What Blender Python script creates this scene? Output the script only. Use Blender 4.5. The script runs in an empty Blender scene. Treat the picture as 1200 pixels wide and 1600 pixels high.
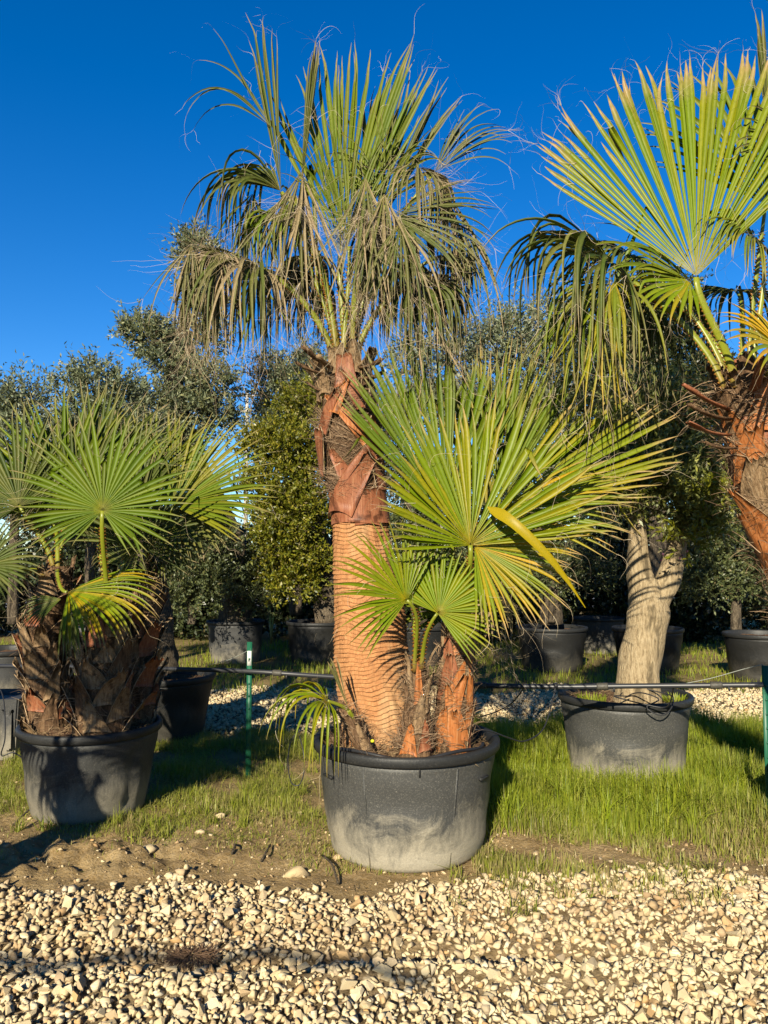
import bpy, math, random
import numpy as np
from mathutils import Vector
from mathutils.bvhtree import BVHTree
PI = math.pi
R = math.radians
sc = bpy.context.scene
col = sc.collection
random.seed(7); np.random.seed(7)
rng = np.random.RandomState(11)

# ------------------------------------------------------------------ camera
FPX, HORIZ, CAMZ = 1200.0, 880.0, 1.55
PITCH = math.atan((HORIZ - 800.0) / FPX)
cd = bpy.data.cameras.new('camera'); cam = bpy.data.objects.new('camera', cd); col.objects.link(cam)
cam.location = (0, 0, CAMZ); cam.rotation_euler = (PI / 2 + PITCH, 0, 0)
cd.sensor_fit = 'VERTICAL'; cd.sensor_height = 24.0; cd.lens = 24.0 * FPX / 1600.0
cd.clip_start = 0.05; cd.clip_end = 2000
sc.camera = cam
# ------------------------------------------------------------------ light
SUN_EL, SUN_AZ = R(25.0), R(15.0)        # light travels away from the camera and a little to the right
w = bpy.data.worlds.new('World'); sc.world = w; w.use_nodes = True
nt = w.node_tree; nt.nodes.clear()
sky = nt.nodes.new('ShaderNodeTexSky'); sky.sky_type = 'NISHITA'; sky.sun_disc = False
sky.sun_elevation = SUN_EL; sky.sun_rotation = PI + SUN_AZ
sky.altitude = 600; sky.air_density = 1.0; sky.dust_density = 0.0; sky.ozone_density = 4.0
hs = nt.nodes.new('ShaderNodeHueSaturation'); hs.inputs['Saturation'].default_value = 1.34
hs.inputs['Hue'].default_value = 0.508
bg = nt.nodes.new('ShaderNodeBackground'); bg.inputs['Strength'].default_value = 0.063
wo = nt.nodes.new('ShaderNodeOutputWorld')
nt.links.new(sky.outputs[0], hs.inputs['Color']); nt.links.new(hs.outputs[0], bg.inputs[0]); nt.links.new(bg.outputs[0], wo.inputs[0])
sd = bpy.data.lights.new('sun', 'SUN'); so = bpy.data.objects.new('sun', sd); col.objects.link(so)
sd.energy = 5.0; sd.angle = R(0.53); sd.color = (1.0, 0.905, 0.71)
ldir = Vector((math.sin(SUN_AZ) * math.cos(SUN_EL), math.cos(SUN_AZ) * math.cos(SUN_EL), -math.sin(SUN_EL)))
so.rotation_euler = ldir.to_track_quat('-Z', 'Y').to_euler(); so.location = (-3, -10, 8)
sc.view_settings.view_transform = 'Standard'; sc.view_settings.look = 'None'
sc.view_settings.exposure = 1.40; sc.view_settings.gamma = 1.0
sc.view_settings.use_curve_mapping = False
sc.render.engine = 'CYCLES'
sc.cycles.max_bounces = 6; sc.cycles.transparent_max_bounces = 4

def P(px, py, Y):
    """world point seen at photo pixel (px,py) at depth Y"""
    u = (px - 600.0) / FPX; v = (800.0 - py) / FPX
    f = math.cos(PITCH) - v * math.sin(PITCH); z = math.sin(PITCH) + v * math.cos(PITCH)
    k = Y / f
    return np.array((u * k, Y, CAMZ + z * k))
def G(px, py):
    u = (px - 600.0) / FPX; v = (800.0 - py) / FPX
    f = math.cos(PITCH) - v * math.sin(PITCH); z = math.sin(PITCH) + v * math.cos(PITCH)
    k = -CAMZ / z
    return np.array((u * k, f * k, 0.0))

# ------------------------------------------------------------------ small maths
def nrm(v):
    v = np.asarray(v, float); n = np.linalg.norm(v, axis=-1, keepdims=True); return v / np.maximum(n, 1e-9)
_ns = np.random.RandomState(3); _nk = _ns.normal(0, 1, (9, 3)); _np = _ns.uniform(0, 6.28, 9)
def noise2(x, y, s=1.0, seed=0.0):
    x = np.asarray(x, float) * s; y = np.asarray(y, float) * s; o = 0
    for i in range(9):
        o = o + np.sin(_nk[i, 0] * x * 2.1 + _nk[i, 1] * y * 2.1 + _np[i] + seed * _nk[i, 2] * 3) / 9.0
    return o * 2.2          # about -1..1
def sstep(a, b, x):
    t = np.clip((np.asarray(x, float) - a) / (b - a), 0, 1); return t * t * (3 - 2 * t)

# ------------------------------------------------------------------ materials
def mat(name):
    m = bpy.data.materials.new(name); m.use_nodes = True
    n = m.node_tree.nodes; b = n['Principled BSDF']
    return m, m.node_tree, n, b
def nn(nt, t, **k):
    o = nt.nodes.new(t)
    for a, v in k.items(): setattr(o, a, v)
    return o
def noise_node(nt, scale, detail=4, rough=.55, vec=None):
    o = nn(nt, 'ShaderNodeTexNoise'); o.inputs['Scale'].default_value = scale
    o.inputs['Detail'].default_value = detail; o.inputs['Roughness'].default_value = rough
    if vec is not None: nt.links.new(vec, o.inputs['Vector'])
    return o
def ramp(nt, fac, stops):
    o = nn(nt, 'ShaderNodeValToRGB'); cr = o.color_ramp
    while len(cr.elements) < len(stops): cr.elements.new(.5)
    for e, (p, c) in zip(cr.elements, stops): e.position = p; e.color = (c[0], c[1], c[2], 1)
    nt.links.new(fac, o.inputs['Fac']); return o
def mix(nt, f, a, b, mode='MIX'):
    o = nn(nt, 'ShaderNodeMix'); o.data_type = 'RGBA'; o.blend_type = mode
    for s, v in ((0, f), (6, a), (7, b)):
        if isinstance(v, (int, float)): o.inputs[s].default_value = v
        elif isinstance(v, tuple): o.inputs[s].default_value = (*v, 1)
        else: nt.links.new(v, o.inputs[s])
    return o.outputs[2]
def mathn(nt, op, a, b=0.0, c=0.0):
    o = nn(nt, 'ShaderNodeMath'); o.operation = op
    for i, v in enumerate((a, b, c)):
        if isinstance(v, (int, float)): o.inputs[i].default_value = v
        else: nt.links.new(v, o.inputs[i])
    return o.outputs[0]
def bump(nt, b, h, strength=.5, dist=.01):
    o = nn(nt, 'ShaderNodeBump'); o.inputs['Strength'].default_value = strength; o.inputs['Distance'].default_value = dist
    nt.links.new(h, o.inputs['Height']); nt.links.new(o.outputs[0], b.inputs['Normal'])
def mapping(nt, scale, src='Object'):
    tc = nn(nt, 'ShaderNodeTexCoord'); mp = nn(nt, 'ShaderNodeMapping'); mp.inputs['Scale'].default_value = scale
    nt.links.new(tc.outputs[src], mp.inputs[0]); return mp.outputs[0]

def leaf_mat(name, green, green2, yellow, dry, rough=.42, transl=.35, spec=.5, speckle=60):
    """tint attribute: R dryness, G per-segment random, B yellowing"""
    m, t, n, b = mat(name)
    at = nn(t, 'ShaderNodeAttribute', attribute_name='tint'); sp = nn(t, 'ShaderNodeSeparateColor'); t.links.new(at.outputs['Color'], sp.inputs[0])
    no = noise_node(t, speckle, 3)
    c = mix(t, sp.outputs[1], green, green2)
    yf = mathn(t, 'MULTIPLY', sp.outputs[2], mathn(t, 'ADD', no.outputs[0], .5))
    c = mix(t, yf, c, yellow)
    df = mathn(t, 'SMOOTH_MIN', mathn(t, 'MULTIPLY', sp.outputs[0], mathn(t, 'ADD', no.outputs[0], .55)), 1.0, .05)
    c = mix(t, df, c, dry)
    hv = nn(t, 'ShaderNodeHueSaturation'); t.links.new(c, hv.inputs['Color'])
    t.links.new(mathn(t, 'ADD', mathn(t, 'MULTIPLY', no.outputs[0], .5), .75), hv.inputs['Value'])
    c = hv.outputs[0]
    t.links.new(c, b.inputs['Base Color']); b.inputs['Roughness'].default_value = rough; b.inputs['Specular IOR Level'].default_value = spec
    tr = nn(t, 'ShaderNodeBsdfTranslucent')
    tc = mix(t, .5, c, (green2[0] * 2.2, green2[1] * 2.2, green2[2] * .8), 'MIX'); t.links.new(tc, tr.inputs[0])
    ms = nn(t, 'ShaderNodeMixShader'); ms.inputs[0].default_value = transl
    t.links.new(b.outputs[0], ms.inputs[1]); t.links.new(tr.outputs[0], ms.inputs[2])
    t.links.new(ms.outputs[0], n['Material Output'].inputs[0])
    return m
M = {}
M['palm'] = leaf_mat('palm_leaf', (.048, .098, .002), (.112, .178, .004), (.40, .28, .02), (.36, .26, .13), rough=.46, transl=.16, spec=.18)
M['palm_bright'] = leaf_mat('palm_leaf_young', (.092, .160, .001), (.170, .245, .002), (.52, .30, .004), (.42, .28, .12), rough=.42, transl=.20, spec=.22)
M['palm_dull'] = leaf_mat('palm_leaf_old', (.024, .046, .004), (.066, .100, .009), (.32, .26, .06), (.34, .25, .14), rough=.5, transl=.10, spec=.2)
M['petiole'] = leaf_mat('palm_petiole', (.10, .16, .012), (.20, .26, .018), (.42, .33, .02), (.28, .14, .05), rough=.4, transl=.0)
M['thorn'] = leaf_mat('palm_thorn', (.34, .14, .03), (.45, .2, .04), (.5, .3, .05), (.3, .15, .06), transl=.0)
M['thread'] = leaf_mat('palm_thread', (.50, .40, .24), (.62, .52, .36), (.6, .5, .3), (.34, .23, .13), rough=.6, transl=.1)
M['fibre'] = leaf_mat('palm_fibre', (.22, .13, .07), (.42, .29, .17), (.5, .35, .2), (.15, .085, .045), rough=.8, transl=.0)
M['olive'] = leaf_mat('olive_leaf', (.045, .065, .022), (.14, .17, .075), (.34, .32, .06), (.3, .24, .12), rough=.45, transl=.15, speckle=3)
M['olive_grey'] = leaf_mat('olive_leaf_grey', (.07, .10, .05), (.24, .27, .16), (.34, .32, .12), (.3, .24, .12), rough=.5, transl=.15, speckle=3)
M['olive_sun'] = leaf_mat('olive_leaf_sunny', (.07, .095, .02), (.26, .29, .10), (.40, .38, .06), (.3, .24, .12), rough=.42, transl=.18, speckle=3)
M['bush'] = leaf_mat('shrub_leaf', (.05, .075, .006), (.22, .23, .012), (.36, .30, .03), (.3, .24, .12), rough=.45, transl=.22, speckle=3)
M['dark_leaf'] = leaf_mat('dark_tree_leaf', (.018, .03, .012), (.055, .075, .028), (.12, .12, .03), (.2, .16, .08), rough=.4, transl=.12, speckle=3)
M['grass'] = leaf_mat('grass_blade', (.14, .22, .006), (.32, .41, .012), (.50, .44, .05), (.46, .35, .16), rough=.5, transl=.35, speckle=8)
M['litter'] = leaf_mat('dry_litter', (.24, .15, .07), (.40, .28, .14), (.4, .3, .15), (.1, .06, .03), rough=.8, transl=.0)

def bark(name, c1, c2, c3, scale=(9, 9, 2.2), rough=.8, bs=.6, bd=.02, patch=3.5):
    m, t, n, b = mat(name); v = mapping(t, scale)
    a = noise_node(t, 6, 8, .7, v); p = noise_node(t, patch, 4, .6)
    c = ramp(t, a.outputs[0], [(.3, c1), (.5, c2), (.72, c3)]).outputs[0]
    c = mix(t, ramp(t, p.outputs[0], [(.55, (0, 0, 0)), (.66, (1, 1, 1))]).outputs[0], c, tuple(x * .38 for x in c2))
    t.links.new(c, b.inputs['Base Color']); b.inputs['Roughness'].default_value = rough; b.inputs['Specular IOR Level'].default_value = .2
    bump(t, b, a.outputs[0], bs, bd); return m
M['bark_pale'] = bark('olive_bark_pale', (.20, .14, .075), (.46, .35, .205), (.64, .52, .33), scale=(11, 11, 2.5), bs=.9, bd=.03, patch=6)
M['bark_dark'] = bark('old_bark', (.06, .045, .03), (.16, .125, .085), (.36, .29, .20), scale=(12, 12, 3), bs=1.0, bd=.05)
M['boot_red'] = bark('leaf_base_red', (.19, .060, .026), (.29, .105, .05), (.42, .20, .10), scale=(14, 14, 1.2), rough=.42, bs=.2, patch=3)
M['boot_orange'] = bark('leaf_base_orange', (.26, .075, .022), (.42, .145, .042), (.52, .26, .11), scale=(14, 14, 1.2), rough=.42, bs=.2, patch=3)
M['boot_tan'] = bark('leaf_base_tan', (.13, .075, .035), (.29, .185, .095), (.47, .34, .2), scale=(14, 14, 2), rough=.7, bs=.5, patch=6)
M['boot_brown'] = bark('leaf_base_brown', (.06, .032, .017), (.16, .09, .045), (.33, .21, .115), scale=(14, 14, 2), rough=.75, bs=.6, patch=5)
M['boot_edge'] = bark('leaf_base_edge', (.34, .20, .10), (.55, .38, .22), (.70, .54, .34), rough=.8)
def ring_mat():
    m, t, n, b = mat('ringed_trunk')
    v = mapping(t, (26, 26, 4)); a = noise_node(t, 6, 8, .8, v); p = noise_node(t, 3, 4, .6)
    v2 = mapping(t, (3, 3, 60)); h = noise_node(t, 2, 4, .6, v2)
    c = ramp(t, a.outputs[0], [(.32, (.15, .05, .016)), (.5, (.44, .185, .07)), (.70, (.72, .42, .20))]).outputs[0]
    c = mix(t, ramp(t, h.outputs[0], [(.35, (0, 0, 0)), (.7, (1, 1, 1))]).outputs[0], c, (.56, .28, .11))
    c = mix(t, ramp(t, p.outputs[0], [(.5, (0, 0, 0)), (.72, (.7, .7, .7))]).outputs[0], c, (.62, .42, .22))
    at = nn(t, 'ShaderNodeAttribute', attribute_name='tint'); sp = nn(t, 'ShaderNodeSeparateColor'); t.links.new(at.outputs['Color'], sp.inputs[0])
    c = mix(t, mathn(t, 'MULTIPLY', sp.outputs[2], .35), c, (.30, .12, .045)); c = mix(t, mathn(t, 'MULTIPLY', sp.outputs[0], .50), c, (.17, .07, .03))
    t.links.new(c, b.inputs['Base Color']); b.inputs['Roughness'].default_value = .75; b.inputs['Specular IOR Level'].default_value = .2
    bump(t, b, a.outputs[0], .5, .012); return m
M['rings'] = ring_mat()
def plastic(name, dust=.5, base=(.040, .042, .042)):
    m, t, n, b = mat(name)
    tc = nn(t, 'ShaderNodeTexCoord'); sx = nn(t, 'ShaderNodeSeparateXYZ'); t.links.new(tc.outputs['Object'], sx.inputs[0])
    big = noise_node(t, 4.5, 9, .68, tc.outputs['Object']); big.inputs['Distortion'].default_value = 1.3
    fine = noise_node(t, 120, 4, .8, tc.outputs['Object']); streak = noise_node(t, 3, 6, .6, mapping(t, (14, 14, 1.5)))
    low = mathn(t, 'SUBTRACT', .30, sx.outputs[2]); low = mathn(t, 'MULTIPLY', low, 3.0)
    f = mathn(t, 'ADD', mathn(t, 'MULTIPLY', big.outputs[0], 1.7), low)
    f = mathn(t, 'ADD', f, mathn(t, 'MULTIPLY', streak.outputs[0], .5))
    splash = ramp(t, f, [(.0, (0, 0, 0)), (1.0, (0, 0, 0))])
    mr = nn(t, 'ShaderNodeMapRange'); mr.inputs[1].default_value = 1.10; mr.inputs[2].default_value = 1.75; mr.inputs[4].default_value = dust
    t.links.new(f, mr.inputs[0]); t.nodes.remove(splash.id_data.nodes[splash.name])
    sp = ramp(t, fine.outputs[0], [(.50, (.14, .14, .14)), (.62, (.45, .45, .45)), (.68, (1, 1, 1))]).outputs[0]
    c = mix(t, mathn(t, 'MULTIPLY', sp, .48 * dust + .06), base, (.42, .39, .32))
    c = mix(t, mathn(t, 'MULTIPLY', mr.outputs[0], mathn(t, 'ADD', fine.outputs[0], .35)), c, (.52, .46, .34))
    t.links.new(c, b.inputs['Base Color']); b.inputs['Roughness'].default_value = .5; b.inputs['Specular IOR Level'].default_value = .35
    bump(t, b, big.outputs[0], .25, .03); return m
M['pot'] = plastic('black_pot_plastic', .8)
M['pot_shaded'] = plastic('black_pot_plastic_shade_darkened', .10, (.010, .0105, .011))  # shade of the pots behind put into a near-black base, with less dust
M['pot_left'] = plastic('black_pot_plastic_scuffed', .45, (.03, .032, .033))
M['pot_grey'] = plastic('grey_pot_plastic', .5, (.035, .037, .04))
M['rim'] = plastic('pot_rim_plastic', .12, (.016, .017, .018))
def simple(name, c, rough=.5, spec=.5, metal=0, var=.25, scale=20, bs=0):
    m, t, n, b = mat(name); a = noise_node(t, scale, 5, .6)
    cc = mix(t, a.outputs[0], tuple(x * (1 - var) for x in c), tuple(min(1, x * (1 + var)) for x in c))
    t.links.new(cc, b.inputs['Base Color']); b.inputs['Roughness'].default_value = rough; b.inputs['Specular IOR Level'].default_value = spec
    b.inputs['Metallic'].default_value = metal
    if bs: bump(t, b, a.outputs[0], bs, .02)
    return m
M['pipe'] = simple('black_pipe', (.035, .036, .04), .4)
M['tube'] = simple('drip_tube', (.025, .025, .027), .45)
M['green'] = simple('green_steel', (.012, .115, .06), .45, var=.35)
M['white'] = simple('white_label', (.75, .75, .72), .6, var=.06)
M['wire'] = simple('grey_string', (.30, .32, .28), .6)
M['concrete'] = simple('concrete_pole', (.5, .46, .40), .8)
M['soil'] = simple('potting_soil', (.19, .11, .065), .95, .1, var=.7, scale=40, bs=1.0)
M['asphalt'] = simple('far_road', (.30, .30, .31), .8, var=.1)
M['yellow'] = simple('yellow_plastic', (.75, .7, .02), .5, var=.05)
M['fruit'] = simple('dark_olive_fruit', (.09, .02, .05), .3)
M['flesh_leaf'] = simple('weed_leaf', (.17, .27, .05), .4)
M['wall_far'] = simple('far_wall', (.45, .44, .42), .8, var=.1, scale=.8)
def stone_mat():
    m, t, n, b = mat('gravel_stone')
    at = nn(t, 'ShaderNodeAttribute', attribute_name='tint'); sp = nn(t, 'ShaderNodeSeparateColor'); t.links.new(at.outputs['Color'], sp.inputs[0])
    oi = nn(t, 'ShaderNodeObjectInfo')
    r = mathn(t, 'FRACT', mathn(t, 'ADD', sp.outputs[1], oi.outputs['Random']))
    c = ramp(t, r, [(0, (.70, .54, .29)), (.35, (.88, .75, .47)), (.62, (.80, .62, .34)), (.78, (.94, .84, .60)), (.88, (.64, .36, .12)), (.95, (.42, .34, .24)), (1, (.76, .62, .38))]).outputs[0]
    no = noise_node(t, 45, 6, .7)
    c = mix(t, ramp(t, no.outputs[0], [(.35, (1, 1, 1)), (.6, (0, 0, 0))]).outputs[0], c, (.56, .42, .24))
    c = mix(t, sp.outputs[0], c, (.30, .17, .07))
    t.links.new(c, b.inputs['Base Color']); b.inputs['Roughness'].default_value = .85; b.inputs['Specular IOR Level'].default_value = .25
    bump(t, b, no.outputs[0], .5, .006); return m
M['stone'] = stone_mat()
def ground_mat():
    m, t, n, b = mat('ground_soil')
    at = nn(t, 'ShaderNodeAttribute', attribute_name='tint'); sp = nn(t, 'ShaderNodeSeparateColor'); t.links.new(at.outputs['Color'], sp.inputs[0])
    tc = nn(t, 'ShaderNodeTexCoord')
    a = noise_node(t, 3, 8, .65, tc.outputs['Object']); f = noise_node(t, 60, 8, .7, tc.outputs['Object'])
    c = ramp(t, a.outputs[0], [(.3, (.22, .14, .055)), (.5, (.37, .245, .10)), (.7, (.50, .36, .17))]).outputs[0]
    c = mix(t, ramp(t, f.outputs[0], [(.4, (0, 0, 0)), (.75, (.8, .8, .8))]).outputs[0], c, (.52, .40, .24))
    c = mix(t, sp.outputs[1], c, (.13, .125, .035))
    vo = nn(t, 'ShaderNodeTexVoronoi'); vo.inputs['Scale'].default_value = 26; t.links.new(tc.outputs['Object'], vo.inputs['Vector'])
    vc = nn(t, 'ShaderNodeSeparateColor'); t.links.new(vo.outputs['Color'], vc.inputs[0])
    gc = ramp(t, vc.outputs[0], [(0, (.26, .19, .11)), (.5, (.40, .31, .2)), (1, (.2, .14, .08))]).outputs[0]
    gc = mix(t, ramp(t, vo.outputs['Distance'], [(.45, (0, 0, 0)), (.75, (1, 1, 1))]).outputs[0], gc, (.07, .05, .03))
    c = mix(t, sp.outputs[0], c, gc)
    t.links.new(c, b.inputs['Base Color']); b.inputs['Roughness'].default_value = .95; b.inputs['Specular IOR Level'].default_value = .1
    hh = mathn(t, 'ADD', f.outputs[0], a.outputs[0]); bump(t, b, hh, .8, .03); return m
M['ground'] = ground_mat()

# bring every surface to the reflectance it has in the world (the colours above were picked by eye from a brighter exposure)
ALB = .56
for m_ in list(M.values()):
    t_ = m_.node_tree
    for nd in [n_ for n_ in t_.nodes if n_.type in ('BSDF_PRINCIPLED', 'BSDF_TRANSLUCENT')]:
        inp = nd.inputs[0]
        if inp.is_linked:
            src = inp.links[0].from_socket; g_ = t_.nodes.new('ShaderNodeGamma'); h_ = t_.nodes.new('ShaderNodeHueSaturation')
            h_.inputs['Value'].default_value = ALB; h_.inputs['Saturation'].default_value = 1.0
            t_.links.new(src, h_.inputs['Color']); t_.links.new(h_.outputs[0], inp); t_.nodes.remove(g_)
        if nd.type == 'BSDF_PRINCIPLED': nd.inputs['Specular IOR Level'].default_value *= .65

# ------------------------------------------------------------------ object helpers
def tag(o, label=None, cat=None, group=None, kind=None):
    if label: o['label'] = label
    if cat: o['category'] = cat
    if group: o['group'] = group
    if kind: o['kind'] = kind
    return o
def thing(name, loc, label, cat, group=None):
    o = bpy.data.objects.new(name, None); col.objects.link(o); o.location = tuple(loc); o.empty_display_size = .1
    return tag(o, label, cat, group)
def root_loc(o):
    v = Vector((0, 0, 0))
    while o is not None: v += Vector(o.location); o = o.parent
    return np.array(v)
def build(name, verts, faces, m, parent=None, smooth=True, tint=None, loc=None):
    """verts in world coordinates; faces is an int array (m,4)/(m,3) or a list"""
    verts = np.asarray(verts, np.float64).reshape(-1, 3)
    o = bpy.data.objects.new(name, bpy.data.meshes.new(name)); me = o.data
    off = root_loc(parent) if parent is not None else np.zeros(3)
    if parent is None and loc is not None: off = np.asarray(loc, float)
    v = verts - off
    if isinstance(faces, np.ndarray) and faces.dtype != object:
        k = faces.shape[1]; nf = len(faces)
        me.vertices.add(len(v)); me.vertices.foreach_set('co', v.astype(np.float32).ravel())
        me.loops.add(nf * k); me.loops.foreach_set('vertex_index', faces.astype(np.int32).ravel())
        me.polygons.add(nf); me.polygons.foreach_set('loop_start', np.arange(0, nf * k, k, dtype=np.int32))
        try: me.polygons.foreach_set('loop_total', np.full(nf, k, dtype=np.int32))
        except Exception: pass
        me.update(calc_edges=True)
    else:
        me.from_pydata(v.tolist(), [], [tuple(int(q) for q in f) for f in faces]); me.update()
    if smooth: me.polygons.foreach_set('use_smooth', np.ones(len(me.polygons), bool))
    if tint is not None:
        a = me.attributes.new('tint', 'FLOAT_COLOR', 'POINT')
        tt = np.ones((len(v), 4), np.float32); tt[:, :3] = np.asarray(tint).reshape(-1, 3); a.data.foreach_set('color', tt.ravel())
    me.materials.append(m); col.objects.link(o)
    if parent is not None: o.parent = parent
    elif loc is not None: o.location = tuple(loc)
    return o
class Acc:
    """collects quads into one mesh"""
    def __init__(s): s.v = []; s.f = []; s.t = []; s.n = 0
    def add(s, v, f, t=(0, 0, 0)):
        v = np.asarray(v, float).reshape(-1, 3); f = np.asarray(f, int)
        s.v.append(v); s.f.append(f + s.n); s.n += len(v)
        t = np.asarray(t, float); s.t.append(np.broadcast_to(t, (len(v), 3)).copy() if t.ndim == 1 else t)
    def out(s, name, m, parent=None, smooth=True, loc=None):
        return build(name, np.vstack(s.v), np.vstack(s.f), m, parent, smooth, np.vstack(s.t), loc)
def tube(pts, rad, k=8, flat=1.0, up=(0, 0, 1)):
    pts = np.asarray(pts, float); n = len(pts); rad = np.broadcast_to(np.asarray(rad, float), (n,))
    d = nrm(np.gradient(pts, axis=0)); ref = np.asarray(up, float)
    V = []; prev = None
    for i in range(n):
        s = np.cross(d[i], ref)
        if np.linalg.norm(s) < .15: s = prev if prev is not None else np.cross(d[i], (1, 0.1, 0))
        s = nrm(s); 
        if prev is not None and np.dot(s, prev) < 0: s = -s
        prev = s; u = np.cross(s, d[i])
        a = np.arange(k) / k * 2 * PI
        V.append(pts[i] + rad[i] * (np.outer(np.cos(a), s) + np.outer(np.sin(a), u) * flat))
    V = np.vstack(V); F = []
    for i in range(n - 1):
        for j in range(k):
            F.append((i * k + j, i * k + (j + 1) % k, (i + 1) * k + (j + 1) % k, (i + 1) * k + j))
    c0 = len(V); V = np.vstack([V, pts[:1], pts[-1:]])
    for j in range(k):
        F.append((c0, (j + 1) % k, j, c0)); F.append((c0 + 1, (n - 1) * k + j, (n - 1) * k + (j + 1) % k, c0 + 1))
    F = np.array(F)
    return V, F
def tube_obj(name, pts, rad, m, parent=None, k=8, flat=1.0, tint=None, up=(0, 0, 1), loc=None):
    V, F = tube(pts, rad, k, flat, up)
    F = [tuple(dict.fromkeys(f)) for f in F.tolist()]
    return build(name, V, F, m, parent, True, None if tint is None else np.broadcast_to(np.array(tint, float), (len(V), 3)), loc)
def bez(a, b, c, d, n=12):
    t = np.linspace(0, 1, n)[:, None]
    a, b, c, d = map(lambda q: np.asarray(q, float), (a, b, c, d))
    return a * (1 - t) ** 3 + 3 * b * t * (1 - t) ** 2 + 3 * c * t * t * (1 - t) + d * t ** 3
def smooth_path(pts, n=24):
    pts = np.asarray(pts, float); m = len(pts); out = []
    q = np.vstack([2 * pts[0] - pts[1], pts, 2 * pts[-1] - pts[-2]])
    for i in np.linspace(0, m - 1 - 1e-6, n):
        k = int(i); t = i - k; p0, p1, p2, p3 = q[k], q[k + 1], q[k + 2], q[k + 3]
        out.append(.5 * ((2 * p1) + (-p0 + p2) * t + (2 * p0 - 5 * p1 + 4 * p2 - p3) * t * t + (-p0 + 3 * p1 - 3 * p2 + p3) * t ** 3))
    return np.array(out)
def ribbons(starts, dirs, length, width, k=6, curl=1.0, grav=.5, seed=0, rnd=None):
    """thin curling strands; vectorised. returns V,F"""
    r = np.random.RandomState(seed); n = len(starts)
    p = np.asarray(starts, float).copy(); d = nrm(dirs); L = np.broadcast_to(np.asarray(length, float), (n,))
    side = nrm(np.cross(d, r.normal(0, 1, (n, 3)))); V = np.zeros((n, k + 1, 2, 3)); W = np.broadcast_to(np.asarray(width, float), (n,))
    cv = r.normal(0, 1, (n, 3)) * curl
    for i in range(k + 1):
        wdt = (W * (1 - .75 * i / k))[:, None]
        V[:, i, 0] = p - side * wdt * .5; V[:, i, 1] = p + side * wdt * .5
        cv = cv * .8 + r.normal(0, 1, (n, 3)) * curl * .6
        d = nrm(d + cv * .35 + np.array((0, 0, -grav)) * .35); p = p + d * (L / k)[:, None]
        side = nrm(side - d * np.sum(side * d, axis=1, keepdims=True))
    base = (np.arange(n) * (k + 1) * 2)[:, None, None]
    i = (np.arange(k) * 2)[None, :, None]; q = np.array((0, 1, 3, 2))[None, None, :]
    F = (base + i + q).reshape(-1, 4)
    return V.reshape(-1, 3), F

# ------------------------------------------------------------------ ground
def rut(x, y):
    yc = 3.02 + .05 * np.sin(x * 1.7) + .03 * np.sin(x * 4.1 + 1)
    return (-.070 * np.exp(-((y - yc - .11) / .08) ** 2) + .035 * np.exp(-((y - yc + .05) / .07) ** 2)) * (.6 + .4 * np.sin(x * 2.3 + 1)) + .015 * np.exp(-((y - 3.5 - .05 * np.sin(x * 3)) / .08) ** 2)
def edge_y(x):          # far edge of the gravel drive in front
    return 3.86 + .10 * np.sin(x * 1.3 + .6) - .18 * np.exp(-((x - .05) / .6) ** 2) + .05 * np.sin(x * 5.1) + .03 * np.sin(x * 11.0)
def gmask(x, y):        # front drive and path behind the first row of pots
    a = 1 - sstep(-.06, .10, y - edge_y(x) + .06 * noise2(x, y, 6))
    b = sstep(7.0, 7.25, y + .12 * noise2(x, y, 3)) * (1 - sstep(9.3, 9.8, y + .3 * noise2(x, y, 1.5)))
    return a, b
def gh(x, y):
    x = np.asarray(x, float); y = np.asarray(y, float)
    a, b = gmask(x, y); near = 1 - sstep(9, 14, y)
    h = .018 * noise2(x, y, 1.1, 1) + .010 * noise2(x, y, 3.5, 2) * (1 - a)
    clod = np.exp(-((x + 1.55) / .9) ** 2) * np.exp(-((y - 4.15) / .28) ** 2)
    h = h + clod * (.050 * np.abs(noise2(x, y, 9, 4)) + .025 * noise2(x, y, 5, 5) + .020 * np.abs(noise2(x, y, 20, 6)))
    h = h + (1 - a) * .006 * noise2(x, y, 22, 3) + a * rut(x, y)
    return h * near
def lin(a, b, s): return np.arange(a, b, s)
gx = np.concatenate([[-500, -200, -90, -45, -24, -14], lin(-9, -3.6, .3), lin(-3.6, 3.6, .024), lin(3.6, 9.1, .3), [14, 24, 45, 90, 200, 500]])
gy = np.concatenate([[-60, -20, -6, -1], lin(0, 2.2, .2), lin(2.2, 7.4, .024), lin(7.4, 12, .12), lin(12, 30, 1.0), [40, 60, 100, 200, 400, 800]])
X, Y = np.meshgrid(gx, gy); Z = gh(X, Y)
nx, ny = len(gx), len(gy); idx = np.arange(nx * ny).reshape(ny, nx)
F = np.stack([idx[:-1, :-1], idx[:-1, 1:], idx[1:, 1:], idx[1:, :-1]], -1).reshape(-1, 4)
ga, gb = gmask(X, Y)
green = np.clip(sstep(.2, .9, X) * sstep(4.3, 4.9, Y) + sstep(4.6, 5.6, Y) * .55 + sstep(9.5, 11, Y), 0, 1) * (.6 + .4 * noise2(X, Y, 2)) * .75
ground = build('ground', np.stack([X, Y, Z], -1).reshape(-1, 3), F, M['ground'], None, True,
               np.stack([np.clip(ga * .55 + gb * .9, 0, 1), np.clip(green, 0, 1), X * 0], -1).reshape(-1, 3))
tag(ground, kind='structure', label='brown soil ground running under the pots')

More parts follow.
